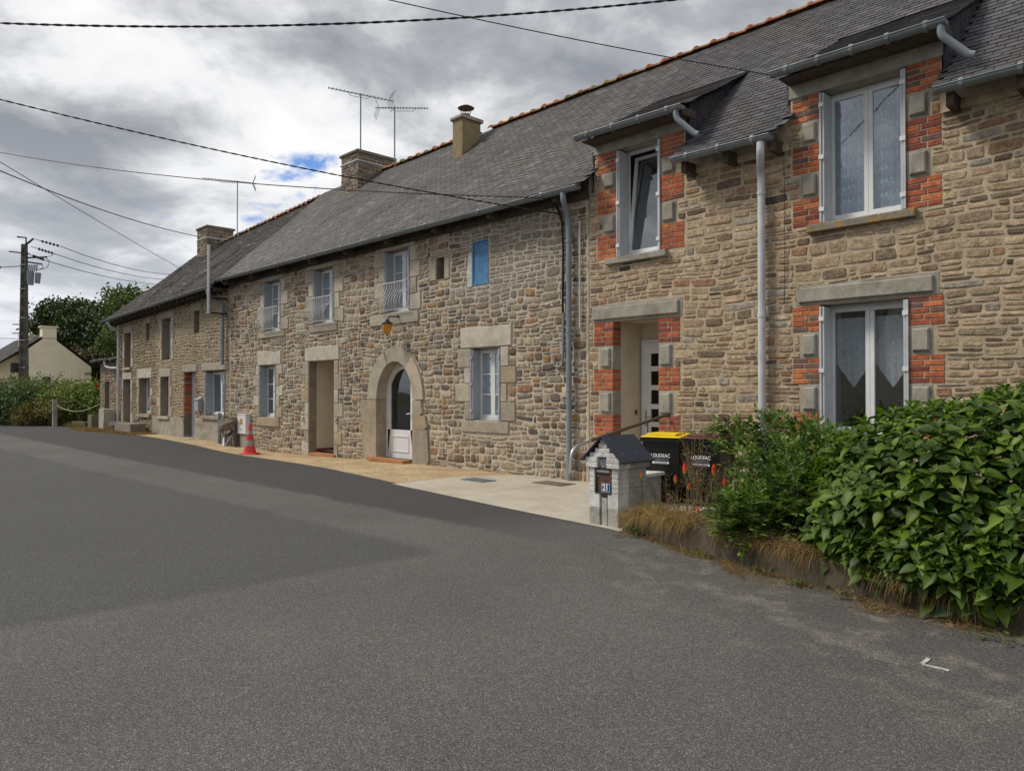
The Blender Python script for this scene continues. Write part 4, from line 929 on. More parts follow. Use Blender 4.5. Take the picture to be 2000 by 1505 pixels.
rough_block('rock', -24.0, -23.1, -.30, .12, .36, .76, (.19, .165, .135), 'rough grey rock bulging from the foot of the wall beside the electricity box', 'rock', 3, am=.12)
rough_block('rubble', -23.9, -23.1, -.22, .1, -.25, .35, (.13, .105, .08), 'dark crumbling rubble under the grey rock at the wall foot', 'rubble', 8, am=.08)
m = MB(); m.tube(bend((-23.9, -.2, .25), (-23.75, -.3, .05), (-23.5, -.4, -.1)), .04, 8); props(m.build('waste_pipe', M_['pvc_white'], at=(-23.7, -.3, 0)), 'short bent white waste pipe sticking out under the grey rock', 'pipe')
m = MB(); m.tube(bend((-23.25, -.15, .35), (-23.35, -.3, .1), (-23.5, -.35, -.1)), .045, 8); props(m.build('waste_pipe', M_['pvc_grey'], at=(-23.3, -.25, 0)), 'short grey waste pipe leaning by the rubble right of the white one', 'pipe')
eb_ = thing('electricity_box', 'white electricity meter box on the rubble wall behind the traffic cone', 'meter box', (-22.75, -.1, .3))
m = MB(); m.box(-23.05, -22.45, -.16, .03, .32, .92, bev=.015); m.box(-23.07, -22.43, -.17, .03, .92, .95); m.build('casing', M_['white'], eb_)
m = MB(); m.box(-22.87, -22.68, -.166, -.155, .62, .80); m.build('label_plate', material('mustard_plate', (.38, .27, .07), .6), eb_)
m = MB(); m.prism([(-22.86, .52), (-22.78, .40), (-22.70, .52), (-22.72, .52), (-22.78, .43), (-22.84, .52)], -.165, -.158, 'y'); m.build('mark', M_['shutter'], eb_)
m = MB(); m.box(-23.02, -22.48, -.10, .03, -.25, .31, bev=.01); m.build('base', M_['concrete'], eb_)
def cone(x, y, z):
    t = thing('traffic_cone', 'red traffic cone with two grey bands standing on the gravel pavement', 'traffic cone', (x, y, z)); h = .86
    m = MB(); m.lathe([(.30, 0), (.30, .025), (.22, .04), (.20, .05)], x, y, 8); m.v = [(a, b, c+z) for a, b, c in m.v]; m.build('base', M_['cone'], t)
    bands = [(0.05, .24, 'cone'), (.24, .40, 'cone_grey'), (.40, .56, 'cone'), (.56, .68, 'cone_grey'), (.68, .86, 'cone')]
    for a, b, mt in bands:
        ra, rb = .18-.15*a/.86, .18-.15*b/.86; m = MB(); m.lathe([(ra, a+z), (rb, b+z)], x, y, 24); m.build('band' if 'grey' in mt else 'body', M_[mt], t, smooth=False)
cone(-20.35, -.98, gz(-20.35, -.98))
def blocks(name, x0, x1, y0, y1, z0, z1, label, col=(.27, .24, .20), seed=1, cat='stone block'):
    rough_block(name, x0, x1, y0, y1, z0, z1, col, label, cat, seed, n=5, am=.012)
blocks('granite_trough', -33.6, -31.6, -.75, -.15, -.05, .38, 'squared granite trough on the ground below the tilted far window', (.24, .21, .18), 4, 'trough')
blocks('stone_bench_slab', -34.9, -33.7, -.6, -.1, .22, .40, 'dark stone slab forming a step below the far pale door', (.15, .13, .12), 5)
blocks('stone_support', -34.7, -34.5, -.5, -.15, -.05, .22, 'small stone propping up the dark step slab', (.2, .17, .14), 6)
blocks('white_stone_block', -36.35, -35.65, -.6, -.15, -.05, .92, 'pale upright stone block between the outhouse and the white drainpipe', (.42, .39, .33), 7)
blocks('mossy_stone', -37.9, -37.3, -.65, -.2, -.05, .62, 'squat mossy stone in front of the outhouse doorway', (.17, .16, .11), 9)
blocks('log_slab', -40.5, -38.2, -.7, -.3, -.05, .26, 'low dark stone edging lying in dry grass left of the outhouse', (.10, .09, .075), 10)
# wall lantern
ln = thing('wall_lantern', 'black wall lantern with amber glass above the arched door', 'lantern', (-14.6, -.3, 3.2))
m = MB(); m.lathe([(.07, -.02), (.07, 0), (.03, .02), (.03, .06)], 0, 0, 14); m.v = [(-14.45+a, -c, 3.42+b) for a, b, c in m.v]; m.tube(bend((-14.45, -.04, 3.42), (-14.47, -.30, 3.40), (-14.48, -.32, 3.32)), .014, 6); m.build('bracket', M_['black_iron'], ln)
m = MB(); m.lathe([(.035, 3.34), (.05, 3.30), (.135, 3.24), (.14, 3.22), (.12, 3.22)], -14.48, -.34, 8); m.lathe([(.02, 2.98), (.03, 2.96), (.012, 2.94)], -14.48, -.34, 8); m.build('cap', M_['black_iron'], ln)
m = MB(); m.lathe([(.03, 2.97), (.075, 3.03), (.11, 3.13), (.12, 3.22)], -14.48, -.34, 8); m.build('glass_shade', M_['amber'], ln)
# letterbox pier
LP = thing('letterbox_pier', 'little house-shaped pier of grey blocks with letterbox number 21 at the roadside', 'letterbox', (-5.65, -3.0, 0))
X0, X1, Y0, Y1 = -5.88, -5.43, -3.28, -2.72
def bb(x0, x1, y0, y1, z0, z1, mt='paleblock', name='block', bev=.006):
    m = MB(); m.box(x0+.0015, x1-.0015, y0, y1, z0+.0015, z1-.0015, bev=bev); return m.build(name, M_[mt], LP, at=((x0+x1)/2, (y0+y1)/2, z0))
wX = X1-X0
for k, (z0, z1) in enumerate(((0, .21), (.21, .40))):
    bb(X0, X0+.165, Y0, Y0+.2, z0, z1, 'greyblock' if k == 0 else 'paleblock'); bb(X1-.165, X1, Y0, Y0+.2, z0, z1, 'greyblock' if k == 0 else 'paleblock')
bb(X0+.18, X1-.18, Y0+.015, Y0+.12, 0, .34, 'greyblock'); bb(X0+.165, X1-.165, Y0+.09, Y0+.2, .0, .40, 'greyblock')
for k in range(5):
    z0 = .40+k*.06; bb(X0, X0+.09, Y0, Y0+.2, z0, z0+.06); bb(X1-.105, X1, Y0, Y0+.2, z0, z0+.06)
for k, (z0, z1) in enumerate(((0, .21), (.21, .40))):
    for j in range(2): bb(X0+.02, X1, Y0+.2+j*.18, Y0+.2+(j+1)*.18, z0, z1, 'greyblock')
for k in range(5):
    z0 = .40+k*.06
    for j in range(3):
        c_ = (Y0+.2, Y0+.30 if k % 2 else Y0+.36, Y0+.47 if k % 2 else Y0+.50, Y1); bb(X0+.02, X1, c_[j], c_[j+1], z0, z0+.06, 'greyblock')
o = .035
for z0, xa, xb in ((.70, X0-o, X1+o), (.765, X0-o, X1+o)):
    bb(xa, X0+.15, Y0-.03, Y0+.2, z0, z0+.065); bb(X1-.16, xb, Y0-.03, Y0+.2, z0, z0+.065)
    if z0 < .75:
        for j in range(2): bb(xa, xb, Y0+.2+j*.19, Y0+.39+j*.19, z0, z0+.075, 'greyblock')
bb(X0+.15, X1-.16, Y0+.12, Y0+.2, .70, .83, 'greyblock')
cX = (X0+X1)/2
bb(X0+.02, cX, Y0-.02, Y0+.2, .83, .885); bb(cX, X1-.02, Y0-.02, Y0+.2, .83, .885); bb(cX-.12, cX+.11, Y0-.02, Y0+.2, .885, .94); bb(cX-.07, cX+.06, Y0-.01, Y0+.2, .94, 1.0); bb(cX-.045, cX+.045, Y0-.01, Y0+.2, 1.0, 1.045)
bb(X0+.06, X1-.06, Y0+.2, Y1-.02, .80, .86, 'greyblock'); bb(cX-.1, cX+.1, Y0+.2, Y1-.02, .86, .96, 'greyblock')
m = MB(); n = 16
m.add([(cX+.01+.058*math.cos(2*math.pi*k/n), y, .765+.052*math.sin(2*math.pi*k/n)) for y in (Y0-.01, Y0+.12) for k in range(n)], [(k, (k+1) % n, n+(k+1) % n, n+k) for k in range(n)])
m.prism([(cX+.01+.058*math.cos(-2*math.pi*k/n), .765+.052*math.sin(-2*math.pi*k/n)) for k in range(n)], Y0+.05, Y0+.06, 'y'); m.build('newspaper_tube', M_['pvc_white'], LP)
for s_ in (-1, 1):
    m = MB(); e = (cX+s_*.31, .775); t = (cX, 1.075); dz = .012
    m.prism([e, t, (t[0], t[1]+dz), (e[0]+s_*.006, e[1]+dz)], Y0-.06, Y1+.05, 'y'); rp = m.build('roof_panel', M_['slateroof'], LP)
    for q in ((.3, .1), (.3, .38), (.85, .05)):
        sc = MB(); x = e[0]+(t[0]-e[0])*q[0]; z = e[1]+(t[1]-e[1])*q[0]+dz+.002; sc.box(x-.008, x+.008, Y0+q[1]-.008, Y0+q[1]+.008, z, z+.006); sc.build('screw', M_['alu'], rp)
m = MB(); m.box(X0+.092, X1-.107, Y0+.02, Y0+.18, .40, .70); rectframe(m, X0+.092, X1-.107, .385, .712, Y0-.004, Y0+.02, .016); mbx = m.build('letter_box', M_['rust'], LP)
m = MB(); m.box(X0+.12, X1-.13, Y0-.004, Y0+.01, .645, .675); m.build('slot_flap', M_['alu'], mbx)
m = MB(); m.lathe([(.009, 0), (.009, .008)], 0, 0, 10); m.v = [(X0+.14+a, Y0+.012-c, .60+b) for a, b, c in m.v]; m.build('lock', M_['alu'], mbx)
nx0, nx1 = X0+.20, X1-.115
m = MB(); m.box(nx0, nx1, Y0-.012, Y0-.002, .41, .52, bev=.003); npl = m.build('number_plate', M_['enamel'], mbx)
m = MB(); rectframe(m, nx0+.005, nx1-.005, .415, .515, Y0-.0135, Y0-.012, .004); m.build('white_border', M_['letter'], npl)
text_mesh('number', '21', .105, Matrix.Translation(((nx0+nx1)/2, Y0-.015, .466)) @ Matrix.Rotation(R(90), 4, 'X'), M_['letter'], npl, bold=.003, sx=.85)
text_mesh('engraving', 'AAVVVXVVA', .03, Matrix.Translation((cX, Y0-.023, .968)) @ Matrix.Rotation(R(90), 4, 'X'), M_['greyblock'], LP) if False else None
# low wing wall beside the pier
WW = thing('wing_wall', 'low stepped grey block wall running back from the letterbox pier beside the bins', 'wall', (-6.3, -1.9, 0))
for k in range(4):
    for j in range(3):
        m = MB(); y = -2.6+k*.33; zt_ = (.15, .15, .12)[j]; m.box(-6.38, -6.2, y+.002, y+.328, j*.15+.001, j*.15+zt_, bev=.006); m.build('block', M_['greyblock'], WW, at=(-6.3, y, j*.15))
m = MB(); m.box(-6.42, -6.15, -2.62, -1.26, .425, .47, bev=.01); m.build('coping', M_['paleblock'], WW)
# wheeled bins
def wheelie(cx, cy, z0, rz, lidm, label, w=.50, d=.56, h=1.0):
    t = link(bpy.data.objects.new('wheeled_bin', None), None, (cx, cy, z0)); t.rotation_euler = (0, 0, rz); props(t, label, 'bin', 'wheeled bins beside the doorway')
    B = thing_local = t
    def part(m, name, mt, par=None, smooth=False):
        o = bpy.data.objects.new(name, m.mesh(name, M_[mt], (0, 0, 0), smooth)); scene.collection.objects.link(o); o.parent = par or t; return o
    m = MB(); w2, d2 = w/2, d/2; k = .82
    pr = [(-w2*k, -d2*k+.02, .04), (w2*k, -d2*k+.02, .04), (w2*k, d2*k-.03, .04), (-w2*k, d2*k-.03, .04), (-w2, -d2, h-.10), (w2, -d2, h-.10), (w2, d2, h-.10), (-w2, d2, h-.10)]
    m.add(pr, [(3, 2, 1, 0), (0, 1, 5, 4), (1, 2, 6, 5), (2, 3, 7, 6), (3, 0, 4, 7)]); m.box(-w2-.03, w2+.03, -d2-.035, d2+.02, h-.10, h-.035, bev=.012)
    for x in (-.14, 0, .14): m.box(x-.008, x+.008, -d2*.93, -d2*.8, .1, .45)
    body = part(m, 'body', 'black')
    m = MB(); m.add([(-w2-.02, -d2-.045, h-.034), (w2+.02, -d2-.045, h-.034), (w2+.02, d2, h-.034), (-w2-.02, d2, h-.034), (-w2-.0, -d2-.03, h-.022), (w2+.0, -d2-.03, h-.022), (w2, d2-.05, h+.012), (-w2, d2-.05, h+.012)], [(4, 5, 6, 7), (0, 1, 5, 4), (1, 2, 6, 5), (2, 3, 7, 6), (3, 0, 4, 7)])
    m.box(-w2+.06, w2-.06, -d2+.02, d2-.12, h-.02, h+.02, bev=.006); part(m, 'lid', lidm)
    m = MB(); m.tube([(-w2+.06, d2, h-.06), (-w2+.06, d2+.08, h-.03), (w2-.06, d2+.08, h-.03), (w2-.06, d2, h-.06)], .014, 8); part(m, 'handle', 'black')
    for x in (-w2-.0, w2+.0):
        m = MB(); m.tube([(x-.025, d2-.06, .1), (x+.025, d2-.06, .1)], .1, 18); part(m, 'wheel', 'black')
    s = .985; yl = -d2*(k+(1-k)*.70)-.012
    for txt, sz_, zq, sx in (('LOUDEAC', .062, h-.30, .98), ('COMMUNAUTE', .034, h-.355, 1.0)):
        T = Matrix.Translation((.0, yl-.010+(.0 if sz_ > .05 else .006), zq)) @ Matrix.Rotation(R(90-3), 4, 'X'); text_mesh('lettering', txt, sz_*1.15, T, M_['letter'] if sz_ > .05 else M_['pvc_grey'], body, bold=.001, sx=sx*.9)
    m = MB(); m.box(-.125, .125, yl-.002, yl+.01, h-.415, h-.385); part(m, 'white_strip', 'letter', body)
    text_mesh('lettering', 'BRETAGNE CENTRE', .024, Matrix.Translation((.0, yl-.004, h-.40)) @ Matrix.Rotation(R(90), 4, 'X'), M_['pvc_grey'], body, sx=.9)
wheelie(-6.27, -1.02, .0, R(14), 'yellow', 'black wheeled bin with yellow lid beside the letterbox pier', w=.56)
wheelie(-5.66, -.86, .0, R(10), 'maroon', 'black wheeled bin with maroon lid behind the leafy shrub', w=.54, d=.66)
# ================================================================ garden strip
def gtop(x): return .25+.03*math.sin(x*1.3)
def wallface(x): return edge(x)+.02
GW = thing('garden_wall', 'low crumbling concrete garden wall under dry grass along the road edge', 'wall', (-3, -4, 0))
m = MB(); xs = [-5.36+i*.12 for i in range(72)]; vs = []
for x in xs:
    y = wallface(x); nz = .035*noise.noise(Vector((x*2, 1, 0))); h = gtop(x)*min(1, (x+5.5)/.35)
    for (dy, z) in ((-.03, -.05), (-.01+nz, h*.5), (.0+nz, h-.03), (.05, h), (.22, h-.01), (.24, -.1)): vs.append((x, y+dy+.02*noise.noise(Vector((x*5, z*8, 2))), z))
m.add(vs, [(i*6+k, (i+1)*6+k, (i+1)*6+k+1, i*6+k+1) for i in range(len(xs)-1) for k in range(5)]); m.build('wall_body', material('crumbling_concrete', (.085, .07, .05), .95, .25, 6, .8, 30, speck=.25, dark=(.07, .055, .04), dscale=2.5, damt=.7), GW)
m = MB(); nx, ny = 90, 24; vs = []
for i in range(nx+1):
    x = -5.3+i*(11.3/nx); y0 = wallface(x)+.2
    for j in range(ny+1):
        y = y0+(-.1-y0)*j/ny; f = min(1, max(0, (-1.55-y)/.8)); f2 = min(1, max(0, (x+5.35)/.5))
        vs.append((x, y, .012+(gtop(x)-.05)*f*f2+.05*f*noise.noise(Vector((x*1.7, y*1.7, 0)))))
m.add(vs, [(i*(ny+1)+j, (i+1)*(ny+1)+j, (i+1)*(ny+1)+j+1, i*(ny+1)+j+1) for i in range(nx) for j in range(ny)]); m.build('garden_soil', M_['soil'], kind='structure', smooth=True)
def blade(mb, p, d, L, w, col, bendf=.5, seg=3):
    p = Vector(p); d = Vector(d).normalized(); s = d.cross(Vector((rnd.uniform(-1, 1), rnd.uniform(-1, 1), .2))).normalized(); vs = []; q = p.copy(); dd = d.copy()
    for i in range(seg+1):
        ww = w*(1-i/seg)+.0006; vs += [q-s*ww/2, q+s*ww/2]; q = q+dd*L/seg; dd = (dd+Vector((0, 0, -bendf/seg))).normalized()
    mb.add(vs, [(2*i, 2*i+1, 2*i+3, 2*i+2) for i in range(seg)], col)
DRY = [(4, (.30, .19, .085)), (3, (.24, .14, .06)), (2, (.37, .27, .13)), (2, (.16, .10, .05)), (1, (.14, .16, .05))]
rg = random.Random(5)
# straw hanging over the wall
m = MB()
for k in range(30000):
    x = -5.25+rg.random()**1.15*7.5; t = rg.random(); dens_ = noise.noise(Vector((x*1.9, 3, 0)))+.6*noise.noise(Vector((x*6, 3, 0)))
    if rg.random() > .45+1.3*dens_+(.5 if x < -4.3 else 0): continue
    y = wallface(x)+rg.uniform(-.05, .35); z = gtop(x)*min(1, (x+5.5)/.4)-.02; c = vary(pick(DRY, rg), .2, rg)
    if -5.2 < x < -4.3 and rg.random() < .5: c = vary((.36, .26, .10), .15, rg)
    blade(m, (x, y, z), (rg.uniform(-.5, .5), rg.uniform(-1.1, .1), rg.uniform(.0, .8)), rg.uniform(.12, .42)*(.8+.6*noise.noise(Vector((x*3, 8, 0)))), .0045, c, rg.uniform(1.6, 4.0), 5)
for k in range(11000):
    x = -5.2+rg.random()*9; y = wallface(x)-abs(rg.gauss(0, .10))-.0; n_ = noise.noise(Vector((x*2.2, y*2, 7)))
    if n_ > .25: y -= rg.uniform(0, .22)
    if n_ < -.05 and rg.random() < .8: continue
    if (x > -1.2 and rg.random() < .3): y -= rg.uniform(0, .25)
    blade(m, (x, y, .0), (rg.uniform(-1, 1), rg.uniform(-1, 1), rg.uniform(.05, .8)), rg.uniform(.03, .10), .004, vary(pick(DRY, rg), .25, rg), rg.uniform(0, 1.5), 2)
m.build('dry_grass', M_['dry'], at=(-3, -4, 0), kind='stuff', label='straw coloured dry grass spilling over the low garden wall', cat='grass')
m = MB()
for k in range(7000):
    x = rg.uniform(-38.5, -30.5); y = rg.uniform(-1.6, -.05) if x > -36 else rg.uniform(-2.0, .6)
    if y < edge(x)-.25: continue
    blade(m, (x, y, -.02), (rg.uniform(-1, 1), rg.uniform(-1, 1), rg.uniform(.4, 1.3)), rg.uniform(.08, .26), .014, vary(pick(DRY, rg), .2, rg), rg.uniform(.5, 1.5), 2)
for k in range(8000):
    x = rg.uniform(-46, -38); y0 = edge(x); y = y0+rg.uniform(-.1, 2.2)
    blade(m, (x, y, -.02), (rg.uniform(-1, 1), rg.uniform(-1, 1), rg.uniform(.5, 1.5)), rg.uniform(.1, .4), .018, vary(pick(DRY if rg.random() < .65 else [(1, (.09, .13, .03))], rg), .2, rg), rg.uniform(.5, 1.5), 2)
for k in range(1300):
    x = rg.uniform(-31, -9.2); blade(m, (x, -.05-abs(rg.gauss(0, .03)), -.08), (rg.uniform(-1, 1), rg.uniform(-1, .2), 1), rg.uniform(.02, .06), .006, vary(pick(DRY, rg), .2, rg), .8, 2)
m.build('verge_grass', M_['dry'], at=(-36, -.5, 0), kind='stuff', label='dry grass at the foot of the far houses and hedge', cat='grass')
# fallen leaves
lf = MB()
LEAF_PR = [(0, .02), (.15, .30), (.34, .47), (.58, .40), (.80, .20), (1, .0)]
def leaf_mesh(mb, L, W, col, fold=.22, droop=.5, curl=.0, M=None):
    rows = []
    for t, w in LEAF_PR:
        a = droop*t; x = L*(math.sin(a)/droop if droop > .01 else t); z = -L*(1-math.cos(a))/max(droop, .01)
        hw = W*w; rows.append([(x, -hw, z+hw*fold*2), (x, 0, z), (x, hw, z+hw*fold*2)])
    vs = [Vector(p) for r_ in rows for p in r_]
    if M: vs = [M @ p for p in vs]
    c2 = tuple(v*1.35 for v in col); fs = []; cs = []
    for i in range(len(rows)-1):
        k = i*3; fs += [(k, k+3, k+4, k+1), (k+1, k+4, k+5, k+2)]
    return mb.add(vs, fs, col)
weeds = MB()
for (wx, wy, n_, L_) in ((-5.05, -3.42, 40, .09), (-4.95, -3.5, 30, .07), (-3.9, -3.95, 25, .06), (-3.2, -4.15, 30, .06), (-2.75, -4.3, 24, .07), (-.75, -4.85, 40, .08), (-.5, -4.9, 30, .08), (-1.3, -4.75, 20, .06), (-2.3, -4.42, 20, .06)):
    for k in range(n_):
        a = rg.random()*6.28; p = Vector((wx+rg.gauss(0, .07), wy+rg.gauss(0, .05), .01+rg.random()*.05)); M = Matrix.Translation(p) @ Matrix.Rotation(a, 4, 'Z') @ Matrix.Rotation(-rg.uniform(.1, 1.0), 4, 'Y') @ Matrix.Scale(L_*rg.uniform(.5, 1.1), 4)
        leaf_mesh(weeds, 1, .45, vary((.075, .11, .03), .3, rg), M=M)
weeds.build('weeds', M_['leaf'], at=(-3, -4.2, 0), kind='stuff', label='small green weeds at the foot of the garden wall', cat='weeds')
# ---- hydrangea
def basis(axis, roll, p):
    x = Vector(axis).normalized(); u = Vector((0, 0, 1)) if abs(x.z) < .95 else Vector((0, 1, 0)); y = u.cross(x).normalized(); z = x.cross(y)
    c, s = math.cos(roll), math.sin(roll); y2 = y*c+z*s; z2 = z*c-y*s
    return Matrix(((x.x, y2.x, z2.x, p[0]), (x.y, y2.y, z2.y, p[1]), (x.z, y2.z, z2.z, p[2]), (0, 0, 0, 1)))
HYD = [(5, (.066, .122, .010)), (4, (.046, .09, .008)), (4, (.10, .165, .014)), (3, (.026, .06, .008)), (1.5, (.135, .205, .028))]
HY = thing('hydrangea_bush', 'big rounded hydrangea bush with broad glossy green leaves at the right edge', 'bush', (-1.4, -3.5, 0))
lobes = [((-1.75, -3.55, .72), (1.12, .92, .80)), ((-1.0, -3.35, .90), (1.3, .95, .80)), ((-.1, -3.4, .85), (1.3, 1.05, .78)), ((-.75, -3.9, .55), (1.1, .75, .55)), ((.9, -3.5, .75), (1.2, 1.0, .75)), ((-2.25, -3.75, .5), (.62, .6, .48)), ((-1.5, -4.0, .42), (.9, .62, .45)), ((-1.45, -4.22, .42), (.75, .42, .34)), ((-1.95, -4.05, .40), (.55, .42, .34)), ((-.5, -4.25, .46), (.8, .42, .38))]
def inside(p, k=.93):
    return any(sum(((p[i]-c[i])/(r_[i]*k))**2 for i in range(3)) < 1 for c, r_ in lobes)
rh = random.Random(2); ros = []
tries = 0
while len(ros) < 1250 and tries < 60000:
    tries += 1; c, r_ = rh.choice(lobes); v = Vector([rh.gauss(0, 1) for _ in range(3)]).normalized()
    bump = 1+.10*noise.noise(v*2.2+Vector(c)); p = Vector([c[i]+v[i]*r_[i]*bump for i in range(3)])
    if p.z < .12 or inside(p, .90): continue
    if any((p-q).length < .112 for q, _ in ros): continue
    n_ = Vector([v[i]/r_[i] for i in range(3)]).normalized(); ros.append((p, n_))
lm = []
for k in range(10):
    s = MB(); leaf_mesh(s, 1, .60, vary(pick(HYD, rh), .12, rh), fold=rh.uniform(.12, .3), droop=rh.uniform(.3, .85)); lm.append(s.mesh('leaf', M_['leaf'], (0, 0, 0), True))
leaves = []
for p, n_ in ros:
    ax = (n_*.8+Vector((0, -.12, .95))+Vector([rh.uniform(-.35, .35) for _ in range(3)])).normalized()
    t1 = ax.orthogonal().normalized(); t2 = ax.cross(t1); a0 = rh.random()*6.28; size = rh.uniform(.8, 1.15)
    for pair in range(4):
        L = (.15, .14, .10, .055)[pair]*size; el = (.10, .34, .72, 1.15)[pair]+rh.uniform(-.12, .12)
        for s_ in (0, 1):
            an = a0+pair*math.pi/2+s_*math.pi+rh.uniform(-.2, .2); d = (t1*math.cos(an)+t2*math.sin(an))*math.cos(el)+ax*math.sin(el)
            q = p-ax*(.06-.02*pair)+d*.012; zax = (ax-d*ax.dot(d)).normalized(); yax = zax.cross(d)
            L2 = L*rh.uniform(.85, 1.12); M = Matrix(((d.x*L2, yax.x*L2, zax.x*L2, q.x), (d.y*L2, yax.y*L2, zax.y*L2, q.y), (d.z*L2, yax.z*L2, zax.z*L2, q.z), (0, 0, 0, 1)))
            tc_ = (p-CAM); facing = -n_.dot(tc_.normalized()); X = p.x < .25
            leaves.append((L2/tc_.length*(1 if facing > .1 and X and pair < 3 else .01), M))
leaves.sort(key=lambda t: -t[0]); mass = MB()
for k, (sc, M) in enumerate(leaves):
    if k < 300: inst('leaf', rh.choice(lm), HY, M)
    else: leaf_mesh(mass, 1, .60, vary(pick(HYD, rh), .15, rh), fold=rh.uniform(.12, .3), droop=rh.uniform(.3, .85), M=M)
for k in range(11000):       # inner leaves
    c, r_ = rh.choice(lobes); v = Vector([rh.gauss(0, 1) for _ in range(3)]).normalized(); f = rh.uniform(.55, .93); p = Vector([c[i]+v[i]*r_[i]*f for i in range(3)])
    if p.z < .08: continue
    L = rh.uniform(.11, .17); M = basis((v.x+rh.uniform(-.8, .8), v.y+rh.uniform(-.8, .8), rh.uniform(-.6, .5)), rh.uniform(-.6, .6), p) @ Matrix.Scale(L, 4)
    leaf_mesh(mass, 1, .60, vary(pick(HYD, rh), .15, rh), M=M)
mass.build('foliage', M_['leaf'], HY, kind='stuff', smooth=True)
m = MB()
for k in range(70):
    a = Vector((rh.uniform(-1.9, .8), rh.uniform(-3.7, -3.2), .1)); b = a+Vector((rh.uniform(-.5, .5), rh.uniform(-.5, .4), rh.uniform(.6, 1.1))); m.tube([a, (a+b)/2+Vector((0, 0, .1)), b], [.012, .009, .005], 5)
m.build('stems', M_['bark'], HY)
m = MB()
for k in range(26):
    x = rh.uniform(-2.4, .3); M = basis((rh.uniform(-1, 1), rh.uniform(-1, 1), .05), rh.uniform(-.2, .2), (x, wallface(x)-rh.uniform(.0, .28), .02)) @ Matrix.Scale(rh.uniform(.05, .12), 4)
    leaf_mesh(m, 1, .6, vary((.30, .21, .10), .25, rh), droop=-.3, M=M)
m.build('fallen_leaves', M_['dry'], at=(-1, -4.5, 0), kind='stuff', label='brown fallen leaves on the asphalt under the hydrangea', cat='leaves')
# ---- fine-leaved shrub
def fine_shrub(name, label, at, lobes_, nb, seed, pal, leafL=.07, sprig=.28, stems=30, group=None, asp=.38):
    t = thing(name, label, 'shrub', at, group); r = random.Random(seed); ms = MB(); st = MB()
    for k in range(nb):
        c, rr = r.choice(lobes_); v = Vector([r.gauss(0, 1) for _ in range(3)]).normalized(); f = r.uniform(.45, 1)**.5
        p = Vector([c[i]+v[i]*rr[i]*f*(1+.25*noise.noise(v*2+Vector(c))) for i in range(3)])
        if p.z < .1: continue
        d = (v+Vector((r.uniform(-.6, .6), r.uniform(-.6, .6), r.uniform(-.1, .7)))).normalized(); col0 = vary(pick(pal, r), .18, r); s = d.cross(Vector((0, 0, 1)))
        if s.length < .05: s = Vector((1, 0, 0))
        s.normalize(); L = sprig*r.uniform(.6, 1.2)
        for q in range(7):
            u = q/6; b = p+d*L*(u-.5)+Vector((0, 0, -.12*L*u*u*2))
            for sg in (-1, 1) if q < 6 else (0,):
                dd = (d*(.55 if sg else 1)+s*sg*.9+Vector((0, 0, r.uniform(-.3, .3)))).normalized(); LL = leafL*r.uniform(.7, 1.25)
                w = dd.cross(Vector((r.uniform(-.4, .4), r.uniform(-.4, .4), 1))).normalized()*LL*asp/2
                ms.add([b, b+dd*LL*.5+w, b+dd*LL, b+dd*LL*.5-w], [(0, 1, 2, 3)], col0)
        if k % 3 == 0: st.tube([p-d*L*.5, p+d*L*.45], [.0035, .0015], 4, caps=False)
    for k in range(stems):
        c, rr = r.choice(lobes_); a = Vector((c[0]+r.uniform(-.3, .3)*rr[0], c[1]+r.uniform(-.3, .3)*rr[1], .2)); b = Vector([c[i]+r.uniform(-.6, .6)*rr[i] for i in range(3)])
        st.tube([a, (a+b)/2+Vector((0, 0, .05)), b], [.008, .006, .003], 5, caps=False)
    ms.build('foliage', M_['foliage'], t, kind='stuff'); st.build('stems', M_['bark'], t); return t
GRN = [(4, (.085, .15, .03)), (3, (.055, .10, .022)), (4, (.13, .205, .04)), (1, (.18, .24, .05))]
fine_shrub('leafy_shrub', 'feathery fine-leaved green shrub between the bins and the hydrangea', (-3.7, -3.0, .2),
           [((-3.45, -3.1, .72), (.50, .55, .42)), ((-3.15, -3.4, .55), (.55, .60, .42)), ((-3.45, -3.75, .45), (.38, .42, .26)), ((-2.85, -3.0, .8), (.55, .55, .40)), ((-3.3, -2.5, .95), (.42, .35, .30))], 1250, 4, GRN, leafL=.075, sprig=.26, asp=.5)
fine_shrub('leafy_shrub', 'loose tall green sprays rising in front of the white drainpipe', (-4.0, -1.9, .2),
           [((-4.25, -1.75, 1.15), (.34, .32, .24)), ((-3.75, -2.0, 1.05), (.34, .3, .32)), ((-4.85, -1.7, 1.15), (.42, .22, .10)), ((-4.5, -2.0, .9), (.35, .3, .25)), ((-3.8, -2.2, .7), (.4, .4, .4))], 330, 9, GRN, leafL=.078, sprig=.26, asp=.5)
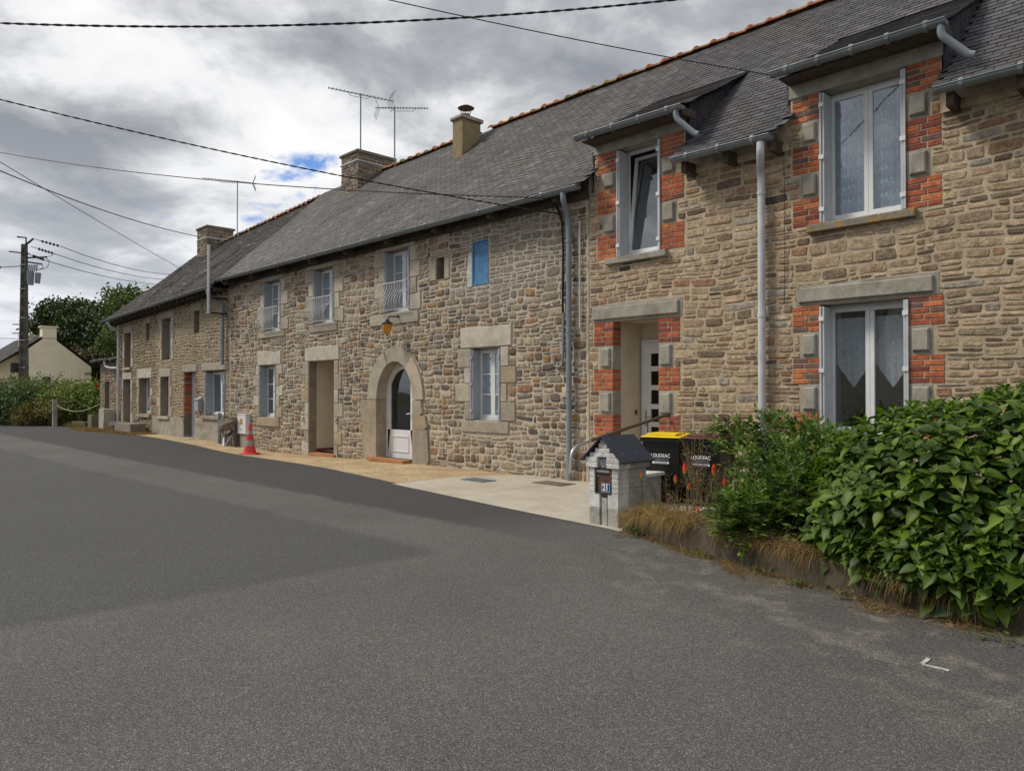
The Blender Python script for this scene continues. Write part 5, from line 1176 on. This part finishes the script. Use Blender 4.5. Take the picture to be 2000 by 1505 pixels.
# lilies and dead stalks
def stalk(mb, a, b, r_=.004, col=None): mb.tube([a, ((Vector(a)+Vector(b))/2)+Vector((rnd.uniform(-.03, .03), rnd.uniform(-.03, .03), 0)), b], [r_, r_*.8, r_*.6], 5, col=col, caps=False)
m = MB(); rs = random.Random(12)
for (bx, by, hh, n) in ((-4.95, -2.35, .85, 15), (-4.75, -2.5, .62, 9), (-4.45, -2.6, .55, 9), (-5.1, -2.7, .4, 5), (-4.5, -3.3, .3, 10), (-3.9, -3.7, .3, 10)):
    for k in range(n):
        a = Vector((bx+rs.uniform(-.12, .12), by+rs.uniform(-.12, .12), .2)); h_ = hh*rs.uniform(.6, 1.1); b = a+Vector((rs.uniform(-.14, .14), rs.uniform(-.14, .14), h_)); c = vary((.24, .18, .10), .25, rs)
        stalk(m, a, b, .004, c)
        for q in range(46):
            u = rs.uniform(.3, 1); p = a.lerp(b, u)+Vector((rs.gauss(0, .028), rs.gauss(0, .028), 0)); d = Vector((rs.uniform(-1, 1), rs.uniform(-1, 1), rs.uniform(-.3, 1))).normalized()*.018
            w = d.cross(Vector((rs.random(), rs.random(), rs.random()+.1))).normalized()*.006; m.add([p, p+d+w, p+d*1.6, p+d-w], [(0, 1, 2, 3)], c)
m.build('dead_flower_stalks', M_['dry'], at=(-4.7, -2.6, .2), kind='stuff', label='brown seeding dead stalks in front of the bins', cat='dry plants')
def poker(x, y, z0, h, label, size=1.0, yellow=.35):
    t = thing('poker_flower', label, 'flower', (x, y, z0), 'red-hot poker flowers in the garden strip'); r = random.Random(int(x*1000)); dx, dy_ = r.uniform(-.03, .03), r.uniform(-.03, .03)
    m = MB(); m.tube([(x, y, z0-.05), (x+dx*.4, y+dy_*.4, z0+h*.6), (x+dx, y+dy_, z0+h)], [.006, .005, .004], 6, col=(.16, .15, .05)); m.build('stem', M_['petal'], t)
    m = MB(); hd = .105*size
    for k in range(90):
        u = k/90; a = k*2.4; rr = (.026*math.sin(math.pi*min(1, .12+.86*(1-u*.92)))+.003)*size; zc = z0+h-.02+hd*u
        c = (.70, .42, .03) if u < yellow*.7 else ((.72, .20, .025) if u < yellow+.2 else (.62, .045, .02)); c = vary(c, .15, r)
        p = Vector((x+dx, y+dy_, zc)); o = Vector((math.cos(a), math.sin(a), 0)); e = p+o*rr+Vector((0, 0, -.022*size)); w = Vector((-o.y, o.x, 0))*.006*size
        m.add([p+o*.004+w*.4, p+o*.004-w*.4, e-w, e+w], [(0, 1, 2, 3)], c)
    m.build('flower_head', M_['petal'], t)
PK = [(1240+56, 940+16, 'red-topped poker flower nearest the yellow-lidded bin, upright and full')]
P0 = [(-4.82, -2.75, .44, 'tall upright red and yellow poker flower nearest the yellow-lidded bin', 1, .4), (-4.83, -2.92, .33, 'slim orange-yellow poker flower just left of the tall red one', .85, .6), (-4.68, -3.0, .27, 'short orange poker flower on a thin stem between two taller red ones', .7, .5),
      (-4.42, -2.8, .45, 'large red poker flower beside the brown dead stalks', 1.1, .3), (-4.15, -3.05, .36, 'small red-orange poker flower against the shrub leaves', .8, .3), (-3.85, -2.95, .48, 'deep red poker flower highest among the shrub leaves', .95, .15),
      (-4.3, -3.35, .09, 'low orange poker flower leaning near the wall top', .7, .6), (-3.82, -3.15, .24, 'round orange poker flower half hidden in the shrub', .75, .7), (-4.02, -3.15, .20, 'faded yellow poker flower low in the shrub', .7, .95), (-5.28, -3.0, .36, 'yellow poker bud beside the letterbox pier', .6, .9)]
for x, y, h_, lb, sz_, yl_ in P0: poker(x, y, .26, h_, lb, sz_, yl_)
def lily(x, y, z, label, closed):
    t = thing('lily_flower', label, 'flower', (x, y, z), 'lilies by the hydrangea'); m = MB(); m.tube([(x, y, z-.5), (x, y, z)], .006, 6, col=(.10, .13, .04)); m.build('stem', M_['petal'], t); m = MB()
    for k in range(5):
        a = k*1.256; o = Vector((math.cos(a), math.sin(a), 0)); w = Vector((-o.y, o.x, 0))*.02; p = Vector((x, y, z)); c = (.62, .38, .05) if not closed else (.36, .20, .07)
        m.add([p+o*.008, p+o*.02+w+Vector((-.01, 0, .05)), p+o*(.012 if closed else .03)+Vector((-.02, 0, .11)), p+o*.02-w+Vector((-.01, 0, .05))], [(0, 1, 2, 3)], vary(c, .15))
    m.build('petals', M_['petal'], t)
lily(-3.22, -2.9, .98, 'pale yellow lily bloom left of the lower shuttered window', False); lily(-2.55, -2.75, 1.27, 'withered brown-orange lily in front of the lower window', True)
# ================================================================ far left: hedge, fence post, rope, house, trees
LEAFC = [(4, (.13, .19, .04)), (3, (.08, .125, .035)), (3, (.19, .26, .05)), (2, (.22, .23, .07)), (1, (.19, .13, .06))]
def clump(name, label, cat, at, lobes_, n, size, pal, seed, trunk=None, group=None, mat='foliage'):
    t = thing(name, label, cat, at, group); r = random.Random(seed); ms = MB(); tot = [rr[0]*rr[2]+rr[0]*rr[1] for _, rr in lobes_]
    for k in range(n):
        c, rr = r.choices(lobes_, tot)[0]; v = Vector([r.gauss(0, 1) for _ in range(3)]).normalized(); f = r.uniform(.35, 1)**.4
        q = v*3+Vector(c)*.7; b = 1+.35*noise.noise(q)+.22*noise.noise(q*2.7)
        p = Vector([c[i]+v[i]*rr[i]*f*b for i in range(3)])
        if noise.noise(p*(.9/max(.4, rr[0]/2.5))) < (-.36 if trunk else -.28) or p.z < 0: continue
        if not trunk: p.z *= .87
        col0 = vary(pick(pal, r), .22, r)
        for q_ in range(3):
            pp = p+Vector([r.gauss(0, size*.9) for _ in range(3)]); d = Vector([r.gauss(0, 1) for _ in range(3)]).normalized(); w = d.orthogonal().normalized(); s = size*r.uniform(.5, 1.2)
            ms.add([pp-d*s*.5, pp+w*s*.32, pp+d*s*.5, pp-w*s*.32], [(0, 1, 2, 3)], col0)
    ms.build('crown' if trunk else 'foliage', M_[mat], t, kind='stuff')
    if trunk:
        m = MB(); (tx, ty, r0) = trunk; top = max(lobes_, key=lambda q: q[0][2])[0]
        m.tube([(tx, ty, -.2), (tx+.1, ty, top[2]*.35), ((tx+top[0])/2, (ty+top[1])/2, top[2]*.65), top], [r0, r0*.8, r0*.55, r0*.2], 8)
        for c, rr in lobes_: m.tube([(tx+.1, ty, top[2]*.33), ((tx+c[0])/2, (ty+c[1])/2, c[2]*.75), c], [r0*.5, r0*.32, r0*.12], 6)
        m.build('trunk', M_['bark'], t)
    return t
HED = [((-39.2, 1.6, 1.2), (1.1, 1.0, 1.15)), ((-40.6, 1.0, 1.35), (1.2, 1.1, 1.2))]
clump('bush', 'bright green tall bush in the hedge nearest the outhouse', 'bush', (-40, 1.4, 0), [((-39.0, 1.9, 1.5), (1.0, 1.1, 1.5)), ((-40.0, 1.7, 1.4), (1.0, 1.0, 1.5))], 4200, .15, [(4, (.17, .25, .05)), (3, (.12, .19, .04)), (2, (.06, .10, .03))], 41)
clump('bush', 'middle hedge bush of mixed greens behind the fence post', 'bush', (-42, .3, 0), [((-41.2, 1.0, 1.1), (1.1, 1.1, 1.35)), ((-42.3, .2, 1.2), (1.1, 1.1, 1.3)), ((-43.0, -.6, .9), (1.0, 1.1, 1.2))], 6500, .15, LEAFC, 42)
clump('bush', 'yellowing bramble at the hedge foot left of the fence post', 'bush', (-43, -1.6, 0), [((-42.4, -.9, .65), (.8, .7, .7)), ((-43.2, -1.8, .55), (.8, .8, .7))], 2200, .13, [(3, (.20, .17, .05)), (2, (.13, .13, .045)), (2, (.15, .09, .05))], 43)
clump('bush', 'dark green ivy-like hedge bush at the left edge of the picture', 'bush', (-46, -3, 0), [((-44.5, -2.0, 1.1), (1.3, 1.3, 1.3)), ((-46.2, -3.4, 1.2), (1.4, 1.4, 1.4)), ((-48, -5.0, 1.2), (1.5, 1.5, 1.4)), ((-44.5, -.2, 1.2), (1.5, 1.5, 1.4)), ((-47, -1.5, 1.2), (2, 2, 1.5))], 9000, .15, [(4, (.07, .11, .045)), (3, (.05, .085, .035)), (2, (.09, .13, .05))], 44)
for k, (x, y) in enumerate(((-50.5, -7.5), (-54, -11), (-58, -15))):
    clump('bush', ('hedge bush continuing beyond the left edge', 'farther hedge bush out past the left edge', 'last hedge bush far beyond the left edge')[k], 'bush', (x, y, 0), [((x, y, 1.1), (2.2, 2.2, 1.5)), ((x-2, y+1.5, 1.1), (2, 2, 1.4))], 2500, .17, LEAFC, 50+k)
m = MB()
for k in range(500):
    x = rg.uniform(-46, -38.6); y = (x+41)*.95+1.6+rg.uniform(-.4, .6); z = 2.1+rg.uniform(0, .9)
    blade(m, (x, y, 1.7), (rg.uniform(-.3, .3), rg.uniform(-.3, .3), 1.2), rg.uniform(.5, 1.2), .02, vary((.22, .19, .08), .25, rg), .3, 4)
m.build('tall_stems', M_['dry'], at=(-42, 0, 1.7), kind='stuff', label='thin seeding stems sticking up out of the hedge', cat='plants')
rb = thing('rose_bush', 'spindly rose bush with one red bloom by the outhouse corner', 'rose bush', (-39.2, .2, 0)); m = MB(); r = random.Random(6)
for k in range(12):
    a = Vector((-39.2+r.uniform(-.1, .1), .2, 0)); b = a+Vector((r.uniform(-.35, .4), r.uniform(-.3, .3), r.uniform(.9, 2.0))); m.tube([a, a.lerp(b, .5)+Vector((r.uniform(-.1, .1), 0, 0)), b], [.02, .013, .006], 5)
m.build('stems', M_['bark'], rb); m = MB()
for k in range(30):
    d = Vector([r.gauss(0, 1) for _ in range(3)]).normalized(); p = Vector((-39.35, .1, 1.95)); w = d.orthogonal()*.04; m.add([p, p+d*.06+w, p+d*.09, p+d*.06-w], [(0, 1, 2, 3)], (.5, .03, .025))
m.build('bloom', M_['petal'], rb)
m = MB(); m.box(-41.38, -41.2, -1.32, -1.14, -.1, 1.32, bev=.01); props(m.build('fence_post', M_['concrete'], at=(-41.3, -1.2, 0)), 'short grey concrete fence post in front of the hedge', 'post')
m = MB(); m.tube([Vector((-41.25, -1.2, 1.02)).lerp(Vector((-38.5, .0, 1.1)), t/12)+Vector((0, 0, -.32*math.sin(math.pi*t/12))) for t in range(13)], .022, 6); props(m.build('rope', material('pale_rope', (.42, .38, .26), .9), at=(-40, -.6, .9)), 'pale slack rope hanging from the fence post to the outhouse', 'rope')
# cream house
FH = thing('cream_house', 'cream rendered house with plain gable and square chimney behind the hedge', 'house', (-72, 4.4, 0))
gx = -69
m = MB(); prof = [(7.5, -.2), (7.5, 3.8), (4.75, 6.05), (4.05, 6.05), (2.8, 5.0), (2.8, -.2)]
m.prism(prof, gx-13, gx, 'x'); m.prism([(2.79, -.2), (2.79, 4.95), (.9, 3.7), (.9, -.2)], gx-13, gx-1.2, 'x'); m.build('wall', M_['cream'], FH)
m = MB()
for a, b in (((.6, 3.55), (4.4, 6.38)), ((4.4, 6.38), (7.75, 3.72))):
    m.prism([a, b, (b[0], b[1]+.14), (a[0], a[1]+.14)], gx-13.1, gx-.02, 'x')
m.build('roof', M_['slate_old'], FH)
m = MB(); m.box(gx-.9, gx+.02, 3.95, 4.95, 5.6, 6.95); ch = m.build('chimney', M_['cream'], FH); m = MB(); m.box(gx-.97, gx+.09, 3.85, 5.05, 6.95, 7.05); m.build('cap', M_['cream'], ch); m = MB(); m.lathe([(.12, 7.05), (.10, 7.3)], gx-.4, 4.6, 8); m.build('pot', M_['tile'], ch)
m = MB(); m.box(gx-3.6, gx-2.8, 3.0, 4.0, 5.0, 6.35); ch = m.build('chimney', M_['cream'], FH); m = MB(); m.box(gx-3.68, gx-2.72, 2.92, 4.08, 6.35, 6.45); m.build('cap', M_['cream'], ch)
m = MB(); m.box(gx-.02, gx+.03, 4.05, 4.55, 2.35, 2.95); rectframe(m, 0, 0, 0, 0, 0, 0, 0); w_ = m.build('window', M_['black'], FH)
m = MB(); m.box(gx-.05, gx+.04, 7.0, 7.5, 3.15, 3.35); m.build('eaves_vent', M_['pvc_grey'], FH)
for x in (gx-3, gx-5.4, gx-8):
    m = MB(); m.box(x-.5, x+.5, .86, .92, .9, 2.7); w_ = m.build('window', M_['pvc_white'], FH); m = MB(); m.box(x-.42, x+.42, .85, .859, 1.0, 2.6); m.build('pane', M_['black'], w_)
m = MB(); m.tube([(gx+.1, .62, 3.62), (gx-13, .62, 3.62)], .08, 8); m.build('gutter', M_['pvc_white'], FH)
DH = thing('dark_roofed_house', 'distant dark slate roof with two chimney pots at the left edge', 'house', (-110, -18, 0))
m = MB(); m.box(-124, -110, -24, -15, -.2, 5); m.build('wall', M_['cream'], DH); m = MB(); m.prism([(-24.4, 4.8), (-19.5, 8.6), (-14.6, 4.8)], -124.2, -109.8, 'x'); m.build('roof', M_['slateroof'], DH)
for y in (-17.6, -16.2): m = MB(); m.box(-117, -116.4, y, y+.5, 6, 9.2); m.build('chimney_pot', M_['slateroof'], DH)
OP = thing('house_across_the_road', 'house across the road whose dark gable shows only as a reflection in the lower right window', 'house', (-20, -27, 0))
m = MB(); m.prism([(-31, -.2), (-23, -.2), (-23, 3.6), (-27, 7.6), (-31, 3.6)], -30, -12.2, 'x'); m.build('wall', M_['mortar_grey'], OP)
m = MB()
for a, b in (((-31.4, 3.4), (-27, 7.8)), ((-27, 7.8), (-22.6, 3.4))): m.prism([a, b, (b[0], b[1]+.12), (a[0], a[1]+.12)], -30.2, -12, 'x')
m.build('roof', M_['slate_old'], OP)
# trees
TR = [(5, (.032, .05, .014)), (4, (.022, .036, .011)), (2, (.05, .072, .02))]; TRL = [(4, (.075, .11, .03)), (3, (.05, .08, .025)), (2, (.10, .14, .04))]
def place(px, t, z):    # point along the line of trees behind the cream house
    rr = (px-1000)/1445; return (t*(-.718+rr*.696), -10.3+t*(.696+rr*.718), z)
def tree(px, t, top, wid, n, pal, seed, label, lo=.35):
    top *= .86
    x, y, _ = place(px, t, 0); r = random.Random(seed); lb = [((x, y, top*.62), (wid*.42, wid*.42, top*.30))]
    for k in range(9):
        a = k*2.4; d = wid*.34*r.uniform(.7, 1.1); zc = top*(lo+.12+(.85-lo)*((k*5) % 9)/9*.95); rr = wid*r.uniform(.17, .27); lb.append(((x+d*math.cos(a), y+d*math.sin(a), min(zc, top-rr*.8)), (rr, rr, rr*.8)))
    lb.append(((x, y, top*.86), (wid*.25, wid*.25, top*.14)))
    clump('tree', label, 'tree', (x, y, 0), lb, n, .34, pal, seed, trunk=(x, y, .3), group='trees behind the cream house')
tree(125, 76, 11.0, 6.2, 9500, TR, 71, 'dark leafy tree rising directly behind the cream chimney')
tree(165, 74, 12.6, 8.0, 10500, TR, 72, 'tallest dark dense tree right of the cream chimney')
tree(222, 68, 10.5, 7.5, 9500, TR, 73, 'dark tree behind the outhouse gutter at the end of the row', lo=.15)
tree(262, 62, 12.2, 5.2, 3600, TRL, 74, 'lighter open-crowned tree poking above the far slate roof')
tree(240, 80, 14.0, 5.0, 2600, TRL, 77, 'lighter small-crowned tree top between the dark trees and the roof')
tree(36, 90, 7.4, 2.6, 800, TR, 75, 'small dark tree left of the utility pole')
tree(190, 66, 6.5, 6.5, 3500, [(4, (.05, .065, .028)), (3, (.09, .065, .04))], 76, 'low brownish tree beside the right slope of the cream gable', lo=.1)
# ================================================================ pole and wires
UP = thing('utility_pole', 'tall dark concrete utility pole with insulators behind the hedge', 'utility pole', (-54.2, -.1, 0))
pxx, pyy = -54.2, -.1; rt = Vector((.696, .718, 0)); bk = Vector((-.718, .696, 0)); pc = Vector((pxx, pyy, 0))
m = MB(); n = 11; vs = []
for i in range(n+1):
    z = 10.9*i/n; w = .24-.10*i/n
    for s_, u in ((-1, -1), (1, -1), (1, 1), (-1, 1)): vs.append(pc+rt*w*s_+bk*w*.8*u+Vector((0, 0, z)))
m.add(vs, [(i*4+k, i*4+(k+1) % 4, (i+1)*4+(k+1) % 4, (i+1)*4+k) for i in range(n) for k in range(4)]+[(n*4, n*4+1, n*4+2, n*4+3)]); m.build('shaft', M_['pole'], UP)
for i in range(13):
    z = .8+i*.78; w = .24-.10*z/10.9
    q = MB(); q.add([pc+rt*(s_*.055)+bk*(-w*.8-.004)+Vector((0, 0, zz_)) for s_, zz_ in ((-1, z), (1, z), (1, z+.5), (-1, z+.5))], [(0, 1, 2, 3)]); q.build('recess_shade', M_['black_iron'], UP)  # flat dark panel on the shaft face, the hollow's shade put into its colour
for z in (1.6, 3.2, 4.9, 6.3, 8.1, 9.6):
    w = .25-.10*z/10.9; q = MB(); q.tube([pc+rt*a*w*1.05+bk*b*w*.9+Vector((0, 0, z)) for a, b in ((-1, -1), (1, -1), (1, 1), (-1, 1), (-1, -1))], .025, 5); q.build('strap', M_['zinc'], UP)
def pt(a, b, z): return pc+rt*a+bk*b+Vector((0, 0, z))
m = MB(); m.tube([pt(.1, 0, 10.8), pt(.1, 0, 11.3), pt(-.45, 0, 11.36)], .05, 6); m.tube([pt(-.1, 0, 10.7), pt(.55, 0, 11.25)], .06, 6); m.tube([pt(-.95, 0, 10.45), pt(.3, 0, 10.3)], .045, 6); m.tube([pt(.15, 0, 10.05), pt(1.4, 0, 10.1)], .05, 6); m.tube([pt(.15, 0, 9.8), pt(1.1, 0, 9.65)], .05, 6)
m.tube([pt(-.7, 0, 5.9), pt(-.1, 0, 5.9)], .035, 5); m.tube([pt(-.7, 0, 5.35), pt(-.1, 0, 5.35)], .035, 5); m.build('cross_arms', M_['black_iron'], UP)
for a0, z0, a1_, z1 in ((.5, 11.25, 2.3, 10.75), (.4, 10.75, 1.9, 10.3), (.2, 10.3, 1.3, 9.9)):
    q = MB()
    q.tube([pt(a0, 0, z0), pt(a1_, 0, z1)], .02, 5)
    for k in range(5):
        t = .35+k*.13; a = a0+(a1_-a0)*t; z = z0+(z1-z0)*t; q.tube([pt(a-.03, 0, z), pt(a+.03, 0, z)], .085, 8)
    q.build('insulator_string', M_['black_iron'], UP)
m = MB(); m.tube([pt(.45, -.1, 8.35), pt(.45, -.1, 9.2)], [.18, .21], 12); m.tube([pt(.85, -.05, 8.45), pt(.90, -.05, 9.1)], [.15, .17], 10); m.build('transformer_can', M_['pvc_grey'], UP)
m = MB()
for k in range(5): m.tube([pt(.35+k*.12, -.1, 9.2), pt(.38+k*.12, -.1, 9.6)], .035, 6)
m.tube(bend(pt(1.3, 0, 10.1), pt(1.6, 0, 9.8), pt(1.4, 0, 9.4), pt(.9, 0, 9.3)), .018, 5); m.tube(bend(pt(1.9, 0, 10.3), pt(1.6, 0, 10.15), pt(1.3, 0, 10.1)), .015, 5); m.tube(bend(pt(1.1, 0, 9.65), pt(1.2, 0, 9.4), pt(.8, 0, 9.3)), .018, 5); m.build('jumper_wires', M_['cable'], UP)
m = MB(); m.tube(bend(pt(-.15, 0, 10.2) if False else pt(-.15, 0, 9.55), pt(-1.0, 0, 9.5), pt(-1.6, 0, 9.45)), .04, 6); m.tube([pt(-1.5, 0, 9.46), pt(-2.6, 0, 9.5)], [.09, .06], 8); m.build('street_light', M_['zinc'], UP)
m = MB(); m.tube([pt(-.25-.22, -.1, 2.9), pt(-.25-.22, -.1, 3.5)], .25, 10); m.build('cable_coil', M_['black_iron'], UP)
def wire(name, a, b, sag, r_, label, twist=0, n=40, extra=None):
    a, b = Vector(a), Vector(b); P = [a.lerp(b, i/n)+Vector((0, 0, -4*sag*(i/n)*(1-i/n))) for i in range(n+1)]; m = MB()
    if twist:
        d = (b-a).normalized(); u = d.cross(Vector((0, 0, 1))).normalized(); w = u.cross(d); N_ = 420
        for ph in (0, math.pi):
            Q = []
            for i in range(N_+1):
                t = i/N_; c = a.lerp(b, t)+Vector((0, 0, -4*sag*t*(1-t))); an = ph+t*(b-a).length*twist*2*math.pi; Q.append(c+(u*math.cos(an)+w*math.sin(an))*r_*.75)
            m.tube(Q, r_*.75, 5, caps=False)
    else: m.tube(P, r_, 6)
    return props(m.build(name, M_['cable'], at=a), label, 'cable')
wire('twisted_cable', (-16.5, -14.3, 7.05), (-3.0, -.6, 6.75), .82, .0105, 'thick twisted black cable sagging across the top of the sky', twist=3.2)
wire('twisted_cable', (-20.5, -18.0, 9.4), (-9.28, -.08, 4.95), .6, .0095, 'twisted black cable descending from the upper left to the gutter end of the middle house', twist=3.0)
wire('overhead_cable', (-36, -8.5, 11.6), (-9.25, -.5, 5.17), .55, .012, 'thinner black cable running left to right just below the twisted one to the middle house')
wire('overhead_cable', (-20, -11, 8.0), (-34.1, 2.8, 8.75), .45, .016, 'black cable ending at the far stone chimney')
wire('overhead_wire', (-10.5, -13.6, 7.0), (-35.6, 2.8, 7.35), .12, .009, 'very thin straight wire slanting down to the far roof edge')
wire('overhead_wire', (-10.6, -7.8, 7.6), (-4.9, -.45, 6.08), .12, .007, 'thin wire crossing the roof to the gutter of the larger dormer')
wire('overhead_wire', pt(-9, -2, 5.0), pt(2.5, 20, 6.8), .2, .02, 'thin wire passing low behind the utility pole')
for k, (a, z) in enumerate(((2.3, 10.75), (1.9, 10.3), (1.3, 9.9))):
    wire('power_line', pt(a, 0, z), (-72.9+k*.3, 15.1, 12.9-k*.55), .35, .022, ('top', 'middle', 'lowest')[k]+' of the three thin power lines from the pole to behind the roof')
# television aerials
def aerial(mast0, mast1, b0, b1, label, n=16, refl=1):
    t = thing('television_aerial', label, 'aerial', mast0, 'television aerials on the roofs'); m = MB(); m.tube([mast0, mast1], .022, 7); m.build('mast', M_['zinc'], t)
    b0, b1 = Vector(b0), Vector(b1); m = MB(); m.tube([b0, b1], .014, 6); d = (b1-b0).normalized(); s = Vector((-d.y, d.x, 0)).normalized(); c = b0.lerp(b1, .45)
    m.tube(bend(c+d*.35, c+d*.3+Vector((0, 0, -.10)), c-d*.3+Vector((0, 0, -.10)), c-d*.35), .008, 5); bm = m.build('boom', M_['zinc'], t)
    for k in range(n):
        p = b0.lerp(b1, k/(n-1)*.86); L = .085+.05*k/n; m = MB(); m.tube([p-s*L, p+Vector((0, 0, .01)), p+s*L], .006, 5); m.tube([p+Vector((0, 0, -.045)), p+Vector((0, 0, .045))], .006, 4); m.build('element', M_['zinc'], bm)
    m = MB(); e = b0.lerp(b1, .93)
    for sg in (-1, 1):
        for q in (-.22, -.11, 0, .11, .22): m.tube([e+s*q+Vector((0, 0, .0)), e+d*.12+s*q+Vector((0, 0, sg*.30))], .006, 4)
        m.tube([e+d*.12-s*.22+Vector((0, 0, sg*.30)), e+d*.12+s*.22+Vector((0, 0, sg*.30))], .006, 4)
    m.build('reflector', M_['zinc'], t)
RT = Vector((.696, .718, 0)); VW = Vector((-.718, .696, 0))
def aer(x, y, z0, z1, left, right, dt, flip, label):
    p = Vector((x, y, z1)); L = left+right; u = (RT*L+VW*dt)/L; a = p-u*left; b = p+u*right
    if flip: a, b = b, a
    aerial((x, y, z0), (x, y, z1+.03), a, b, label)
aer(-20.72, 2.9, 9.45, 11.36, .92, 1.0, 1.1, False, 'left of the two aerials on the large stone chimney, its long boom tilted across')
aer(-19.52, 3.4, 8.7, 10.72, .62, 1.05, .05, True, 'aerial on its own mast just right of the large stone chimney')
aer(-31.23, 3.4, 8.4, 10.78, 1.3, .72, .8, False, 'small aerial on a tall mast right of the far stone chimney')
print('objects', len(scene.objects))
